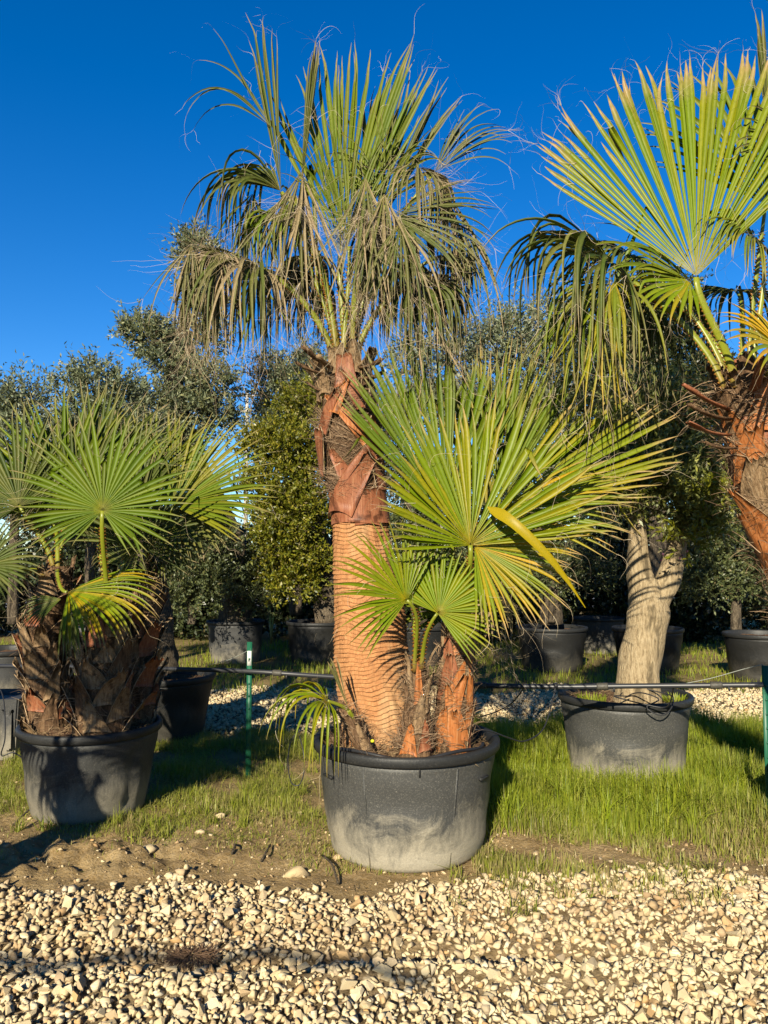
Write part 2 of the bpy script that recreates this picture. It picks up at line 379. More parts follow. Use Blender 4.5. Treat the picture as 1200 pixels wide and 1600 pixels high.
# ------------------------------------------------------------------ gravel
import bmesh
def rock_mesh(seed, npt=16, sq=(1, .8, .62)):
    r = np.random.RandomState(seed); bm = bmesh.new()
    p = nrm(r.normal(0, 1, (npt, 3))) * r.uniform(.72, 1.12, (npt, 1)) * np.array(sq)
    for q in p: bm.verts.new(q)
    res = bmesh.ops.convex_hull(bm, input=bm.verts)
    for v in [v for v in bm.verts if not v.link_faces]: bm.verts.remove(v)
    bmesh.ops.triangulate(bm, faces=bm.faces)
    bm.verts.index_update()
    V = np.array([v.co[:] for v in bm.verts]); Fc = np.array([[v.index for v in f.verts] for f in bm.faces]); bm.free()
    return V, Fc
rocks = [rock_mesh(i, 10 + i % 3, (1, rng.uniform(.68, .95), rng.uniform(.5, .78))) for i in range(14)]
rocks_lo = [rock_mesh(50 + i, 9, (1, .8, .6)) for i in range(6)]
def rotm(n, r, tilt=.6):
    az = r.uniform(0, 2 * PI, n); t1 = r.normal(0, tilt, n); t2 = r.normal(0, tilt, n)
    ca, sa, c1, s1, c2, s2 = np.cos(az), np.sin(az), np.cos(t1), np.sin(t1), np.cos(t2), np.sin(t2)
    Z0 = np.zeros(n); O = np.ones(n)
    A = np.stack([ca, -sa, Z0, sa, ca, Z0, Z0, Z0, O], -1).reshape(n, 3, 3)
    B = np.stack([O, Z0, Z0, Z0, c1, -s1, Z0, s1, c1], -1).reshape(n, 3, 3)
    C = np.stack([c2, Z0, s2, Z0, O, Z0, -s2, Z0, c2], -1).reshape(n, 3, 3)
    return A @ B @ C
def stones_bulk(name, pts, size, rockset, dirt, label, seed=1):
    r = np.random.RandomState(seed); acc = Acc(); n = len(pts); which = r.randint(0, len(rockset), n); Rm = rotm(n, r); rv = r.uniform(0, 1, n)
    for k, (V, Fc) in enumerate(rockset):
        ii = np.where(which == k)[0]
        if not len(ii): continue
        W = np.einsum('nij,vj->nvi', Rm[ii], V) * size[ii][:, None, None] + pts[ii][:, None, :]
        FF = (Fc[None] + (np.arange(len(ii)) * len(V))[:, None, None]).reshape(-1, 3)
        T = np.zeros((len(ii), len(V), 3)); T[:, :, 0] = dirt[ii][:, None]; T[:, :, 1] = rv[ii][:, None]
        acc.add(W.reshape(-1, 3), FF, T.reshape(-1, 3))
    o = acc.out(name, M['stone'], None, False); tag(o, label, None, None, 'stuff'); return o
r = np.random.RandomState(5)
s0 = .0245
PX, PY = np.meshgrid(np.arange(-2.5, 2.5, s0), np.arange(2.25, 4.15, s0 * .92))
PX = PX.ravel() + r.uniform(-.5, .5, PX.size) * s0 * 1.4; PY = PY.ravel() + r.uniform(-.5, .5, PY.size) * s0 * 1.1
a, b = gmask(PX, PY); vis = np.abs(PX) < PY * .5 + .35
keep = vis & (r.uniform(0, 1, PX.size) < a ** 1.2 * .97 + .015)
PX, PY = PX[keep], PY[keep]
sz = np.clip(r.lognormal(math.log(.0185), .32, PX.size), .009, .038)
dirtband = np.exp(-((PY - 3.45 - .08 * np.sin(PX * 2)) / .28) ** 2) * .7 + np.exp(-((PY - 3.10) / .06) ** 2) * .4
dirt = np.clip(dirtband * r.uniform(-.4, 1.1, PX.size) * (PX < 1.5), 0, .9)
pz = gh(PX, PY) + sz * r.uniform(.05, .75, PX.size)
pts = np.stack([PX, PY, pz], -1)
# the 300 that show largest become pebbles of their own
gravel_base = None
score = sz / PY * (np.abs(PX) < PY * .49); order = np.argsort(-score * ((PY > 2.6)))
big = order[:300]; rest = np.setdiff1d(np.arange(len(PX)), big)
gravel = stones_bulk('gravel', pts[rest], sz[rest], rocks, dirt[rest], 'pale angular crushed gravel covering the drive in front of the pots', 2)
rmesh = []
for i, (V, Fc) in enumerate(rocks):
    me = bpy.data.meshes.new('pebble'); me.from_pydata(V.tolist(), [], Fc.tolist()); me.materials.append(M['stone']); rmesh.append(me)
for i in big:
    o = bpy.data.objects.new('pebble', rmesh[int(r.randint(0, len(rmesh)))]); o.location = tuple(pts[i]); o.scale = (sz[i],) * 3
    o.rotation_euler = (r.normal(0, .6), r.normal(0, .6), r.uniform(0, 6.28)); o.parent = ground; col.objects.link(o)
# path behind
n = 26000
px_ = r.uniform(-5.2, 5.2, n); py_ = r.uniform(7.0, 9.9, n); a, b = gmask(px_, py_)
k = (r.uniform(0, 1, n) < b) & (np.abs(px_) < py_ * .52)
px_, py_ = px_[k], py_[k]; s2 = np.clip(r.lognormal(math.log(.022), .3, len(px_)), .012, .045)
stones_bulk('gravel', np.stack([px_, py_, gh(px_, py_) + s2 * .3], -1), s2, rocks_lo, np.zeros(len(px_)), 'pale gravel path behind the first row of pots', 3)
# crumbs of stone and clods scattered on soil
n = 6000
px_ = r.uniform(-2.6, 2.8, n); py_ = r.uniform(3.7, 6.6, n); k = r.uniform(0, 1, n) < np.exp(-(py_ - 3.8) / .9)
px_, py_ = px_[k], py_[k]; s2 = np.clip(r.lognormal(math.log(.007), .55, len(px_)), .003, .022)
stones_bulk('stone_crumbs', np.stack([px_, py_, gh(px_, py_) + s2 * .2], -1), s2, rocks_lo, r.uniform(0, .8, len(px_)), 'small crumbs of stone and earth scattered over the bare soil', 4)
for (px, py, s, lab) in [(460, 1368, .062, 'large pale lone rock at the gravel edge left of the big pot'), (345, 1277, .03, 'small pale stone on the patchy grass between the pots'),
                         (232, 1330, .05, 'earthy lump of stone where the soil meets the gravel'), (313, 1302, .026, 'small flat white stone on bare soil in the patchy grass'),
                         (470, 1272, .022, 'little pale stone just left of the big pot'), (690, 1382, .03, 'small dusty stone in front of the big pot'),
                         (530, 1340, .03, 'brownish stone by the front left foot of the big pot')]:
    g = G(px, py); V, Fc = rock_mesh(int(px), 26, (1.25, .8, .62)); V = V * s; g[2] = gh(g[0], g[1]) + s * .25
    o = build('rock', V + g, Fc, M['stone'], None, False, np.tile((0.1, .65, 0), (len(V), 1)), g); tag(o, lab, 'rock')

# ------------------------------------------------------------------ grass
def blades(name, x, y, h, wd, label, dry, seed=1, lean=.35, z=None, parent=None, yellow=None):
    r = np.random.RandomState(seed); n = len(x); az = r.uniform(0, 2 * PI, n); ld = np.stack([np.cos(az), np.sin(az), az * 0], -1)
    ln = np.abs(r.normal(0, lean, n) * (1 + .8 * noise2(x, y, 5, 3)))[:, None]; sdv = np.stack([-np.sin(az + r.normal(0, .8, n)), np.cos(az), az * 0], -1)
    base = np.stack([x, y, gh(x, y) - .004 if z is None else z], -1); hh = h[:, None]; up = np.array((0, 0, 1.0))
    m1 = base + up * hh * .5 + ld * hh * .22 * ln * 2; tp = base + up * hh * (1 - .35 * np.minimum(ln, 1.2)) + ld * hh * ln * 1.3
    ww = np.broadcast_to(np.asarray(wd, float), (n,))[:, None]
    V = np.stack([base - sdv * ww, base + sdv * ww, m1 + sdv * ww * .8, m1 - sdv * ww * .8, tp + sdv * ww * .12, tp - sdv * ww * .12], 1)
    q = np.array([[0, 1, 2, 3], [3, 2, 4, 5]]); F = (q[None] + (np.arange(n) * 6)[:, None, None]).reshape(-1, 4)
    T = np.zeros((n, 6, 3)); T[:, :, 0] = (dry * r.uniform(0, 1.6, n))[:, None]; T[:, :, 1] = r.uniform(0, 1, n)[:, None]
    T[:, :, 2] = (r.uniform(0, 1, n) ** 2 * (.5 if yellow is None else yellow))[:, None]
    o = build(name, V.reshape(-1, 3), F, M['grass'], parent, False, T.reshape(-1, 3)); tag(o, label, None, None, 'stuff'); return o
r = np.random.RandomState(21)
n = 120000
x = r.uniform(.45, 4.0, n); y = r.uniform(3.85, 7.15, n)
dens = sstep(3.85, 4.5, y + .42 * noise2(x, y, 3.5)) * (.6 + .4 * sstep(-.5, .3, noise2(x, y, 3.0, 7)))
k = (r.uniform(0, 1, n) < dens) & (x < y * .52 + .2); x, y = x[k], y[k]
h = (.05 + .13 * sstep(4.2, 5.0, y) * np.clip(.75 + .9 * noise2(x, y, 2.6, 2), .25, 1.8)) * r.uniform(.4, 1.45, len(x))
dr = .10 + .75 * (1 - sstep(4.0, 4.8, y + .3 * noise2(x, y, 2))) + .25 * np.clip(noise2(x, y, 3, 9), 0, 1)
blades('grass', x, y, h, .0026, 'tall fresh green grass around the olive tree pot', dr, 1)
n = 130000
x = r.uniform(-4.2, .6, n); y = r.uniform(3.95, 7.1, n)
dens = sstep(4.0, 5.0, y + .45 * noise2(x, y, 2.2, 3)) * sstep(-.35, .5, noise2(x, y, 2.6, 8) + .35) * .9 + .02
k = (r.uniform(0, 1, n) < dens) & (x > -y * .52 - .2); x, y = x[k], y[k]
h = (.024 + .038 * sstep(4.3, 5.4, y) + .03 * np.clip(noise2(x, y, 3, 5), 0, 1)) * r.uniform(.5, 1.5, len(x))
blades('grass', x, y, h, .0019, 'short patchy grass between the left pot and the big pot', .35 + .5 * np.clip(noise2(x, y, 4, 1), 0, 1), 2, lean=.7)
n = 30000
x = r.uniform(-8, 8, n); y = r.uniform(9.2, 15, n); k = (np.abs(x) < y * .53) & (r.uniform(0, 1, n) < sstep(9.2, 9.9, y) * (.5 + .5 * noise2(x, y, 1.2)) + .1); x, y = x[k], y[k]
blades('grass', x, y, .12 * r.uniform(.4, 1.3, len(x)), .005, 'shaded grass under the back row of potted trees', .15 + 0 * x, 3)
def tufts(cx, cy, num, spread, hmin, hmax, label, seed, dry=.2):
    r = np.random.RandomState(seed); xs, ys, hs = [], [], []
    for a_, b_ in zip(cx, cy):
        k = r.randint(num[0], num[1]); sp_ = spread * r.uniform(.5, 1.4); hh = r.uniform(hmin, hmax)
        xs.append(a_ + r.normal(0, sp_, k)); ys.append(b_ + r.normal(0, sp_, k)); hs.append(hh * r.uniform(.5, 1.2, k))
    x = np.concatenate(xs); y = np.concatenate(ys)
    return blades('grass', x, y, np.concatenate(hs), .0030, label, dry + 0 * x, seed, lean=.5)
rt = np.random.RandomState(77)
tufts(rt.uniform(.7, 3.3, 170), rt.uniform(4.5, 6.9, 170), (20, 70), .035, .12, .27, 'taller bright grass tufts standing up round the olive tree pot', 78, .08)
tufts(rt.uniform(-2.4, .3, 90), rt.uniform(4.3, 6.6, 90), (15, 50), .03, .05, .11, 'small grass tufts on the patchy ground between the pots', 79, .3)
xx = rt.uniform(.3, 2.2, 60); tufts(xx, 3.45 + .55 * rt.uniform(0, 1, 60) ** .6, (10, 40), .035, .04, .09, 'dry grass tufts straggling into the gravel on the right', 80, .7)
r = np.random.RandomState(31); n = 260
x = r.uniform(-2.2, 2.2, n); y = r.uniform(2.7, 3.9, n)
V, F = ribbons(np.stack([x, y, gh(x, y) + .022], -1), np.stack([r.normal(0, 1, n), r.normal(0, 1, n), r.uniform(-.05, .2, n)], -1), r.uniform(.02, .10, n), r.uniform(.002, .008, n), 4, .3, .1, 5)
tag(build('dead_leaves', V, F, M['litter'], None, False, np.repeat(np.stack([r.uniform(0, .9, n), r.uniform(0, 1, n), x * 0], -1), 10, axis=0)), 'scraps of dead palm leaf and straw fallen on the gravel', None, None, 'stuff')
# straw litter on bare soil
n = 5200
x = r.uniform(-2.4, 2.8, n); y = r.uniform(3.75, 5.6, n); k = r.uniform(0, 1, n) < .25 + .75 * np.exp(-((y - 4.05) / .35) ** 2) * (x > .2) + .4 * np.exp(-((y - 4.1) / .4) ** 2); x, y = x[k], y[k]
V, F = ribbons(np.stack([x, y, gh(x, y) + .006], -1), np.stack([r.normal(0, 1, len(x)), r.normal(0, 1, len(x)), r.uniform(0, .35, len(x))], -1), r.uniform(.02, .09, len(x)), .0022, 4, .25, .12, 4)
t = np.repeat(np.stack([r.uniform(0, .7, len(x)), r.uniform(0, 1, len(x)), x * 0], -1), 10, axis=0)
tag(build('straw_litter', V, F, M['litter'], None, False, t), 'dry straw and leaf litter strewn over the soil', None, None, 'stuff')

# ------------------------------------------------------------------ pots
def lathe(profile, c, nseg=72, wob=0.0, seed=0):
    pr = np.array(profile, float); a = np.arange(nseg) / nseg * 2 * PI; r = np.random.RandomState(seed); ph = r.uniform(0, 6.28, 3)
    wv = 1 + wob * (np.sin(2 * a + ph[0]) + .6 * np.sin(3 * a + ph[1]) + .3 * np.sin(7 * a + ph[2]))
    V = np.zeros((len(pr), nseg, 3)); V[..., 0] = c[0] + pr[:, :1] * np.cos(a) * wv; V[..., 1] = c[1] + pr[:, :1] * np.sin(a) * wv; V[..., 2] = c[2] + pr[:, 1:2]
    idx = np.arange(len(pr) * nseg).reshape(len(pr), nseg); nx = np.roll(idx, -1, 1)
    F = np.stack([idx[:-1], nx[:-1], nx[1:], idx[1:]], -1).reshape(-1, 4)
    return V.reshape(-1, 3), F
def make_pot(cx, cy, rt, rb, h, label, m='pot', fill=.07, group=None, soil_mound=.0, z0=None, litter=900, rim_h=.05, ribs=0, name='plant_pot', lump=.012):
    z = float(gh(cx, cy)) - .015 if z0 is None else z0
    t = thing(name, (cx, cy, z), label, 'plant pot', group); c = (cx, cy, z)
    zz = np.linspace(0, h - rim_h, 18); prof = [(rb * .2, .002), (rb * .9, .0), (rb * .985, .012)] + [(rb + (rt - .022 - rb) * (q / (h - rim_h)) ** .85, q) for q in zz[1:]]
    prof += [(rt - .034, h - rim_h), (rt - .036, h - fill - .06)]
    V, F = lathe(prof, c, 96, .004, int(cx * 100) % 1000)
    # a few moulded dents in the plastic
    a = np.arctan2(V[:, 1] - cy, V[:, 0] - cx); zr = V[:, 2] - z; inward = .008 * noise2(a * 1.6, zr * 7, 1.2, cx * 3) * np.clip(zr / .1, 0, 1) * np.clip((h - zr) / .15, 0, 1)
    if ribs:
        ra = (a * ribs / (2 * PI)) % 1; inward = inward + .010 * ((ra > .42) & (ra < .58) & (zr > .08) & (zr < h * .78))
    V[:, 0] -= np.cos(a) * inward; V[:, 1] -= np.sin(a) * inward
    build('pot_body', V, F, M[m], t)
    rp = [(rt - .030, h - rim_h - .004), (rt - .008, h - rim_h - .006), (rt, h - rim_h + .004), (rt + .002, h - .014), (rt - .004, h - .002), (rt - .016, h), (rt - .030, h - .003), (rt - .037, h - .014), (rt - .038, h - fill - .03)]
    V, F = lathe(rp, c, 96, .004, int(cx * 100) % 1000); build('rim', V, F, M['rim'], t)
    rr = rt - .039; n = 36; ring = np.linspace(0, 1, 16)
    prof = [(max(.004, rr * q), h - fill + soil_mound * (1 - q ** 2)) for q in ring]
    V, F = lathe(prof, c, 60, .004, int(cx * 100) % 1000)
    V[:, 2] += lump * noise2(V[:, 0], V[:, 1], 14, 1) + lump * .6 * noise2(V[:, 0], V[:, 1], 40, 2)
    build('soil', V, F, M['soil'], t)
    if litter:
        r = np.random.RandomState(int(abs(cx) * 1000) % 9999); n = litter; q = np.sqrt(r.uniform(0, 1, n)) * rr * .97; a = r.uniform(0, 2 * PI, n)
        st = np.stack([cx + q * np.cos(a), cy + q * np.sin(a), z + h - fill + soil_mound * (1 - (q / rr) ** 2) + r.uniform(0, .02, n)], -1)
        V, F = ribbons(st, np.stack([r.normal(0, 1, n), r.normal(0, 1, n), r.uniform(-.1, .5, n)], -1), r.uniform(.02, .09, n), r.uniform(.0015, .005, n), 4, .5, .15, 6)
        T = np.repeat(np.stack([r.uniform(0, .8, n), r.uniform(0, 1, n), q * 0], -1), 10, axis=0)
        tag(build('soil_litter', V, F, M['litter'], t, False, T), kind='stuff')
    return t
MPX, MPY = .125, 4.36
main_pot = make_pot(MPX, MPY, .515, .405, .605, 'large round black plastic pot, dusty white at its foot, holding the tall palm', 'pot', .065, soil_mound=.03, litter=2600, name='plant_pot', lump=.02)
LPX, LPY = P(142, 1150, 4.98)[0], 4.98
left_pot = make_pot(LPX, LPY, .435, .33, .555, 'black pot half in shadow holding the clump of three short palms', 'pot_left', .04, soil_mound=.04, litter=1500, ribs=6)
OPX, OPY = P(975, 1080, 5.72)[0], 5.72
olive_pot = make_pot(OPX, OPY, .475, .385, .625, 'grey black pot standing in tall green grass under the pale forked olive trunk', 'pot', .07, soil_mound=.02, litter=900)
bp = P(257, 1045, 7.0)
make_pot(bp[0], 7.0, .45, .34, .56, 'dark shaded pot directly behind the left palm clump', 'pot_shaded', .07, litter=300)
bgpots = [(8, 9.0, .42, .60, 'grey pot at the far left edge behind the palm clump', 'pot_grey', .5),
          (368, 12.3, .46, .66, 'dusty grey pot under the thick gnarled trunk left of the tall palm', 'pot_grey', .66),
          (497, 12.2, .50, .66, 'dark shaded pot just left of the tall palm trunk, below the leafy bush tree', 'pot_shaded', .66),
          (862, 11.4, .52, .64, 'dark pot behind the lower right leaf tips of the fan palm', 'pot_shaded', .64),
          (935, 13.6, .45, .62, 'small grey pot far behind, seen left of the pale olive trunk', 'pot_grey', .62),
          (1012, 11.2, .50, .64, 'dark pot directly behind the pale olive trunk', 'pot_shaded', .64),
          (1192, 10.4, .50, .64, 'dark pot in deep shade at the right edge behind the green post', 'pot_shaded', .64),
          (110, 11.0, .5, .62, 'dark pot far behind the trunks of the left palm clump', 'pot_shaded', .62),
          (655, 11.6, .5, .64, 'dark pot in shade behind the tall palm trunk', 'pot_shaded', .64)]
bgp = []
for (px, Y_, rt, hh, lab, mm, _) in bgpots:
    q = P(px, 1000, Y_); bgp.append(q[0]); make_pot(q[0], Y_, rt, rt * .8, hh, lab, mm, .07, 'pots in the shaded back row', litter=0)

# ------------------------------------------------------------------ palm parts
def petiole(leaf, base, hub, enddir, r0, r1, mt='petiole', thorns=True, seed=0, dry=0., sag=0.):
    base = np.asarray(base, float); hub = np.asarray(hub, float); L = np.linalg.norm(hub - base)
    c1 = base + np.array((0, 0, 1)) * L * .25 + (hub - base) * .15; c2 = hub - nrm(enddir) * L * .28 + np.array((0, 0, sag))
    p = bez(base, c1, c2, hub, 14); t = np.linspace(0, 1, 14); rad = r0 + (r1 - r0) * t ** .6
    r = np.random.RandomState(seed)
    d0 = nrm(p[-1] - p[0]); view = np.array((0.1, -1.0, .25)); up = nrm(view - d0 * np.dot(view, d0))
    V, F = tube(p, rad, 8, .55, up); F = [tuple(dict.fromkeys(f)) for f in F.tolist()]
    T = np.zeros((len(V), 3)); T[:, 1] = r.uniform(.2, .9); T[:14 * 8, 0] = np.repeat(np.clip((.22 - t) * 4, 0, 1) * .9 + dry, 8); T[:, 2] = .25
    build('petiole', V, F, M[mt], leaf, True, T)
    if thorns:
        d = nrm(np.gradient(p, axis=0)); acc = Acc(); nth = int(L / .022)
        for i in range(nth):
            q = (i + .5) / nth
            if q > .82: break
            j = q * 13; k = int(j); f = j - k; c = p[k] * (1 - f) + p[k + 1] * f; rr = rad[k]
            s = nrm(np.cross(d[k], up))
            for sg in (-1, 1):
                b = c + s * sg * rr * .93; a1 = b - d[k] * .0065; a2 = b + d[k] * .0065; tip = b + s * sg * .012 + d[k] * r.uniform(-.006, .009)
                wn = up * .0025
                acc.add([a1 - wn, a2 - wn, tip, a1 + wn, a2 + wn], [(0, 1, 2), (3, 2, 4), (0, 2, 3)], (0, r.uniform(0, 1), 0))
        tag(acc.out('thorns', M['thorn'], leaf, False), kind='stuff')

def fan_leaf(palm, base, hub, tip, face, span=300, nseg=46, split=.5, droop=.5, bend=.1, cup=.12, end_len=.6, dry=.05, yellow=.1,
             mt='palm', seed=0, fold=.62, threads=30, broken=.03, pr=(.018, .010), label=None, jit=.05, tipdry=.5, thr_len=.16, wmul=1.0, pthorn=True, costa=0.12, petdry=0., hangdry=0, thr_dry=.2, asym=0.0, mess=.05, low=1.0, pf=.8):
    r = np.random.RandomState(seed + 100)
    hub = np.asarray(hub, float); ax = np.asarray(tip, float) - hub; RR = np.linalg.norm(ax); ax = ax / RR
    n = np.asarray(face, float); n = nrm(n - ax * np.dot(n, ax)); s = np.cross(ax, n)
    K = 15; tt = np.concatenate([np.linspace(0.004, split, 5), np.linspace(split, 1, K - 4)[1:]]); K = len(tt)
    dth = R(span) / nseg; ths = (np.arange(nseg) - (nseg - 1) / 2) * dth
    V = np.zeros((nseg, K, 3, 3)); T = np.zeros((nseg, K, 3, 3)); tips = []; splits = []
    down = np.array((0, 0, -1.0))
    for i, th in enumerate(ths):
        q = abs(th) / (R(span) / 2); L = RR * (end_len + (1 - end_len) * (1 - q ** 2) ** pf) * r.uniform(1 - jit, 1 + jit * .6)
        if r.rand() < .05: L *= r.uniform(.6, .9)
        if asym: L *= 1 + asym * math.sin(th)
        if low != 1.0 and abs(th) > 1.5: L *= low
        d = nrm(ax * math.cos(th) + s * math.sin(th)); sdv = nrm(-ax * math.sin(th) + s * math.cos(th))
        d = nrm(d + n * cup * (abs(math.sin(th)) if span < 200 else min(1.0, abs(th) / 2.0)) - n * costa * math.cos(th) * .5)
        p = hub + ax * 0.012 * max(0, math.cos(th)); sp = split * r.uniform(.92, 1.08); br = r.uniform(.55, .85) if r.rand() < broken else 9
        dr = droop * r.uniform(max(.1, .55 - mess), 1.45 + mess * 2); tw = r.normal(0, .25); prev = 0; lat = r.normal(0, mess); d = nrm(d + r.normal(0, mess * .25, 3))
        rs = sp * L; wmax = rs * math.tan(dth / 2) * 1.02 * wmul; segrand = r.uniform(0, 1); sy = r.uniform(0, 1) ** 2 * yellow * 2; sdry = dry * r.uniform(.3, 1.7)
        if r.rand() < hangdry: sdry = r.uniform(.6, 1.0)
        broke = False
        for k in range(K):
            t = tt[k]; ds = (t - prev) * L; prev = t; rr = t * L
            if t <= split: acc_ = bend * ds / RR
            else: acc_ = (bend + dr * ((t - split) / (1 - split)) ** .6) * ds / RR * 1.6
            d = d + down * acc_ * 2.0 + sdv * lat * ds / RR
            if t > br and not broke: d = nrm(d) * .35 + down * r.uniform(.6, 1.1) + sdv * r.normal(0, .3); broke = True
            if t > .86: d = d + r.normal(0, .05, 3) * 1.0
            d = nrm(d); p = p + d * ds
            if rr <= rs: wd = rr * math.tan(dth / 2) * 1.03 * wmul
            else:
                f = (rr - rs) / (L - rs); wd = wmax * (1 - f ** 1.4) * .96 + .0006
            sl = nrm(sdv - d * np.dot(sdv, d)); nl = np.cross(d, sl) * -1.0
            if np.dot(nl, n) < 0 and t < .3: nl = -nl
            ang = tw * max(0, (t - split)) * 2.0
            s2_ = sl * math.cos(ang) + nl * math.sin(ang); n2 = nl * math.cos(ang) - sl * math.sin(ang)
            fo = fold * (1 + .5 * max(0, t - split))
            V[i, k, 0] = p - s2_ * wd + n2 * wd * fo; V[i, k, 1] = p - n2 * wd * fo * .6; V[i, k, 2] = p + s2_ * wd + n2 * wd * fo
            td = max(0, (t - .80) / .2); T[i, k, :, 0] = min(1, sdry + tipdry * td * 2 * r.uniform(.3, 1)); T[i, k, :, 1] = min(1, max(0, segrand * .7 + .3 * (1 - t)))
            T[i, k, :, 2] = min(1, sy + yellow * max(0, t - .6) * 1.6 + (.35 if t < .1 else 0)); T[i, k, 1, 1] = min(1, T[i, k, 1, 1] + .35)
            if k == 4: splits.append(V[i, k, 2].copy())
        tips.append((p.copy(), d.copy()))
    base_i = (np.arange(nseg) * K * 3)[:, None, None]; kk = (np.arange(K - 1) * 3)[None, :, None]
    F = np.concatenate([(base_i + kk + np.array((0, 1, 4, 3))[None, None]).reshape(-1, 4), (base_i + kk + np.array((1, 2, 5, 4))[None, None]).reshape(-1, 4)])
    # smooth only inside one segment: flat shading keeps the pleats crisp
    leaf = build('fan_leaf', V.reshape(-1, 3), F, M[mt], palm, False, T.reshape(-1, 3))
    if label: leaf['label'] = label
    if base is not None: petiole(leaf, base, hub, ax, pr[0], pr[1], thorns=pthorn, seed=seed, dry=petdry)
    if threads:
        m = threads; ii = r.randint(0, nseg, m); st = []; dd = []
        for j in ii:
            if r.rand() < .5: st.append(splits[j]); dd.append(nrm(splits[j] - hub) + r.normal(0, .5, 3))
            else: st.append(tips[j][0]); dd.append(tips[j][1] + r.normal(0, .3, 3))
        Vt, Ft = ribbons(np.array(st), np.array(dd), r.uniform(.4, 1.3, m) * thr_len, .0017, 9, .75, .22, seed)
        Tt = np.repeat(np.stack([r.uniform(0, 1, m) * thr_dry * 2, r.uniform(0, 1, m), np.zeros(m)], -1), 20, axis=0)
        tag(build('fibre_threads', Vt, Ft, M['thread'], leaf, False, np.clip(Tt, 0, 1)), kind='stuff')
    return leaf

class Trunk:
    def __init__(s, pts, rad):
        s.p = np.array(pts, float); s.r = np.array(rad, float)
    def at(s, z):
        zs = s.p[:, 2]; return np.stack([np.interp(z, zs, s.p[:, 0]), np.interp(z, zs, s.p[:, 1])], -1), np.interp(z, zs, s.r)
def trunk_mesh(palm, tk, z0, z1, m, nz=60, na=72, ring=None, rough=.01, name='trunk', seed=0):
    z = np.linspace(z0, z1, nz)[:, None]; a = (np.arange(na) / na * 2 * PI)[None, :]
    c, r0 = tk.at(z[:, 0]); rr = r0[:, None] * np.ones((1, na)); rr = rr * (1 + .02 * np.sin(2 * a + 1) + .012 * np.sin(3 * a + z * 4))
    zz = z + 0 * a
    tint = None
    if ring:
        zt = z - .24 * r0[:, None] * np.cos(a) * (1 - .6 * (z - z0) / (z1 - z0)); ph = zt / ring + .8 * np.sin(a * 1 + .9) + .75 * noise2(np.cos(a) * 1.5, z * 3 + np.sin(a), 1.2, 2) + .07 * noise2(a * 7, z * 5, 1.5, 3)
        fr = ph % 1.0; lip = (1 - fr) ** 1.3
        amp = (.0065 + .005 * noise2(a * 3, z * 14, 1.0, 5)); rr = rr + lip * amp
        row = np.floor(ph); rnd = np.modf(np.abs(np.sin(row * 12.9898 + 4.1) * 43758.5))[0]
        cell = (a * 46 / (2 * PI) + rnd * 1.0 + .25 * noise2(row, a * 9, 2.0, 4)) % 1.0; crack = np.clip(1 - np.abs(cell - .5) / .10, 0, 1) * (np.modf(np.abs(np.sin(row * 3.1 + np.floor(a * 46 / (2 * PI) + rnd) * 7.7) * 999.1))[0] > .62)
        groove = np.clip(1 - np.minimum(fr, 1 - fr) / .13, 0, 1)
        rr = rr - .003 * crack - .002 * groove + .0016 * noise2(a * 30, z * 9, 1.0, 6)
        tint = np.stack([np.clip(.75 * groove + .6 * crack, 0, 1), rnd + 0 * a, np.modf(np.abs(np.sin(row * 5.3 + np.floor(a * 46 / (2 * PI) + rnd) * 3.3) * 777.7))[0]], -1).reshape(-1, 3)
    rr = rr + rough * noise2(np.cos(a) * 4 + seed, np.sin(a) * 4 + z * 9, 1.5, seed)
    V = np.stack([c[:, 0:1] + rr * np.cos(a), c[:, 1:2] + rr * np.sin(a), zz], -1)
    idx = np.arange(nz * na).reshape(nz, na); nx = np.roll(idx, -1, 1); F = np.stack([idx[:-1], nx[:-1], nx[1:], idx[1:]], -1).reshape(-1, 4)
    return build(name, V.reshape(-1, 3), F, M[m], palm, True, tint)
def boot(palm, tk, z0, h, az, half, m, out=.05, tipw=.25, twist=0., th=.010, off=.006, seed=0, curl=.0, name='leaf_base', rag=.03, pw=1.0):
    r = np.random.RandomState(seed); nu, nv = 9, 9; u = np.linspace(-1, 1, nu)[None, :]; v = np.linspace(0, 1, nv)[:, None]
    wp = 1 - (1 - tipw) * v ** pw; a = az + twist * v + u * half * wp
    z = z0 + h * v - .10 * h * (u ** 2) * (1 - v) + (r.uniform(-rag, rag, (1, nu)) * (v ** 4)); c, r0 = tk.at(z)
    rad = r0 + off + out * v ** 2.2 + th * .5 - np.abs(u) * .004 + .004 * np.sin(u * 3 + seed) + curl * (u * v) ** 2
    O = np.stack([c[..., 0] + rad * np.cos(a), c[..., 1] + rad * np.sin(a), z], -1)
    ri = rad - th * (1 - .4 * v) * (1 - .5 * np.abs(u) ** 3); I = np.stack([c[..., 0] + ri * np.cos(a), c[..., 1] + ri * np.sin(a), z + .002], -1)
    V = np.concatenate([O.reshape(-1, 3), I.reshape(-1, 3)]); N = nu * nv; ix = np.arange(N).reshape(nv, nu)
    q = np.stack([ix[:-1, :-1], ix[:-1, 1:], ix[1:, 1:], ix[1:, :-1]], -1).reshape(-1, 4); F = [q, q[:, ::-1] + N]
    def strip(e): e = np.array(e); return np.stack([e[:-1], e[:-1] + N, e[1:] + N, e[1:]], -1)
    F += [strip(ix[0, ::-1]), strip(ix[-1]), strip(ix[:, 0]), strip(ix[::-1, -1])]
    o = build(name, V, np.vstack(F), M[m], palm, True); o.data.materials.append(M['boot_edge'])
    nq = 2 * (nu - 1) * (nv - 1); mi = np.zeros(len(o.data.polygons), np.int32); mi[nq:] = 1; o.data.polygons.foreach_set('material_index', mi); return o
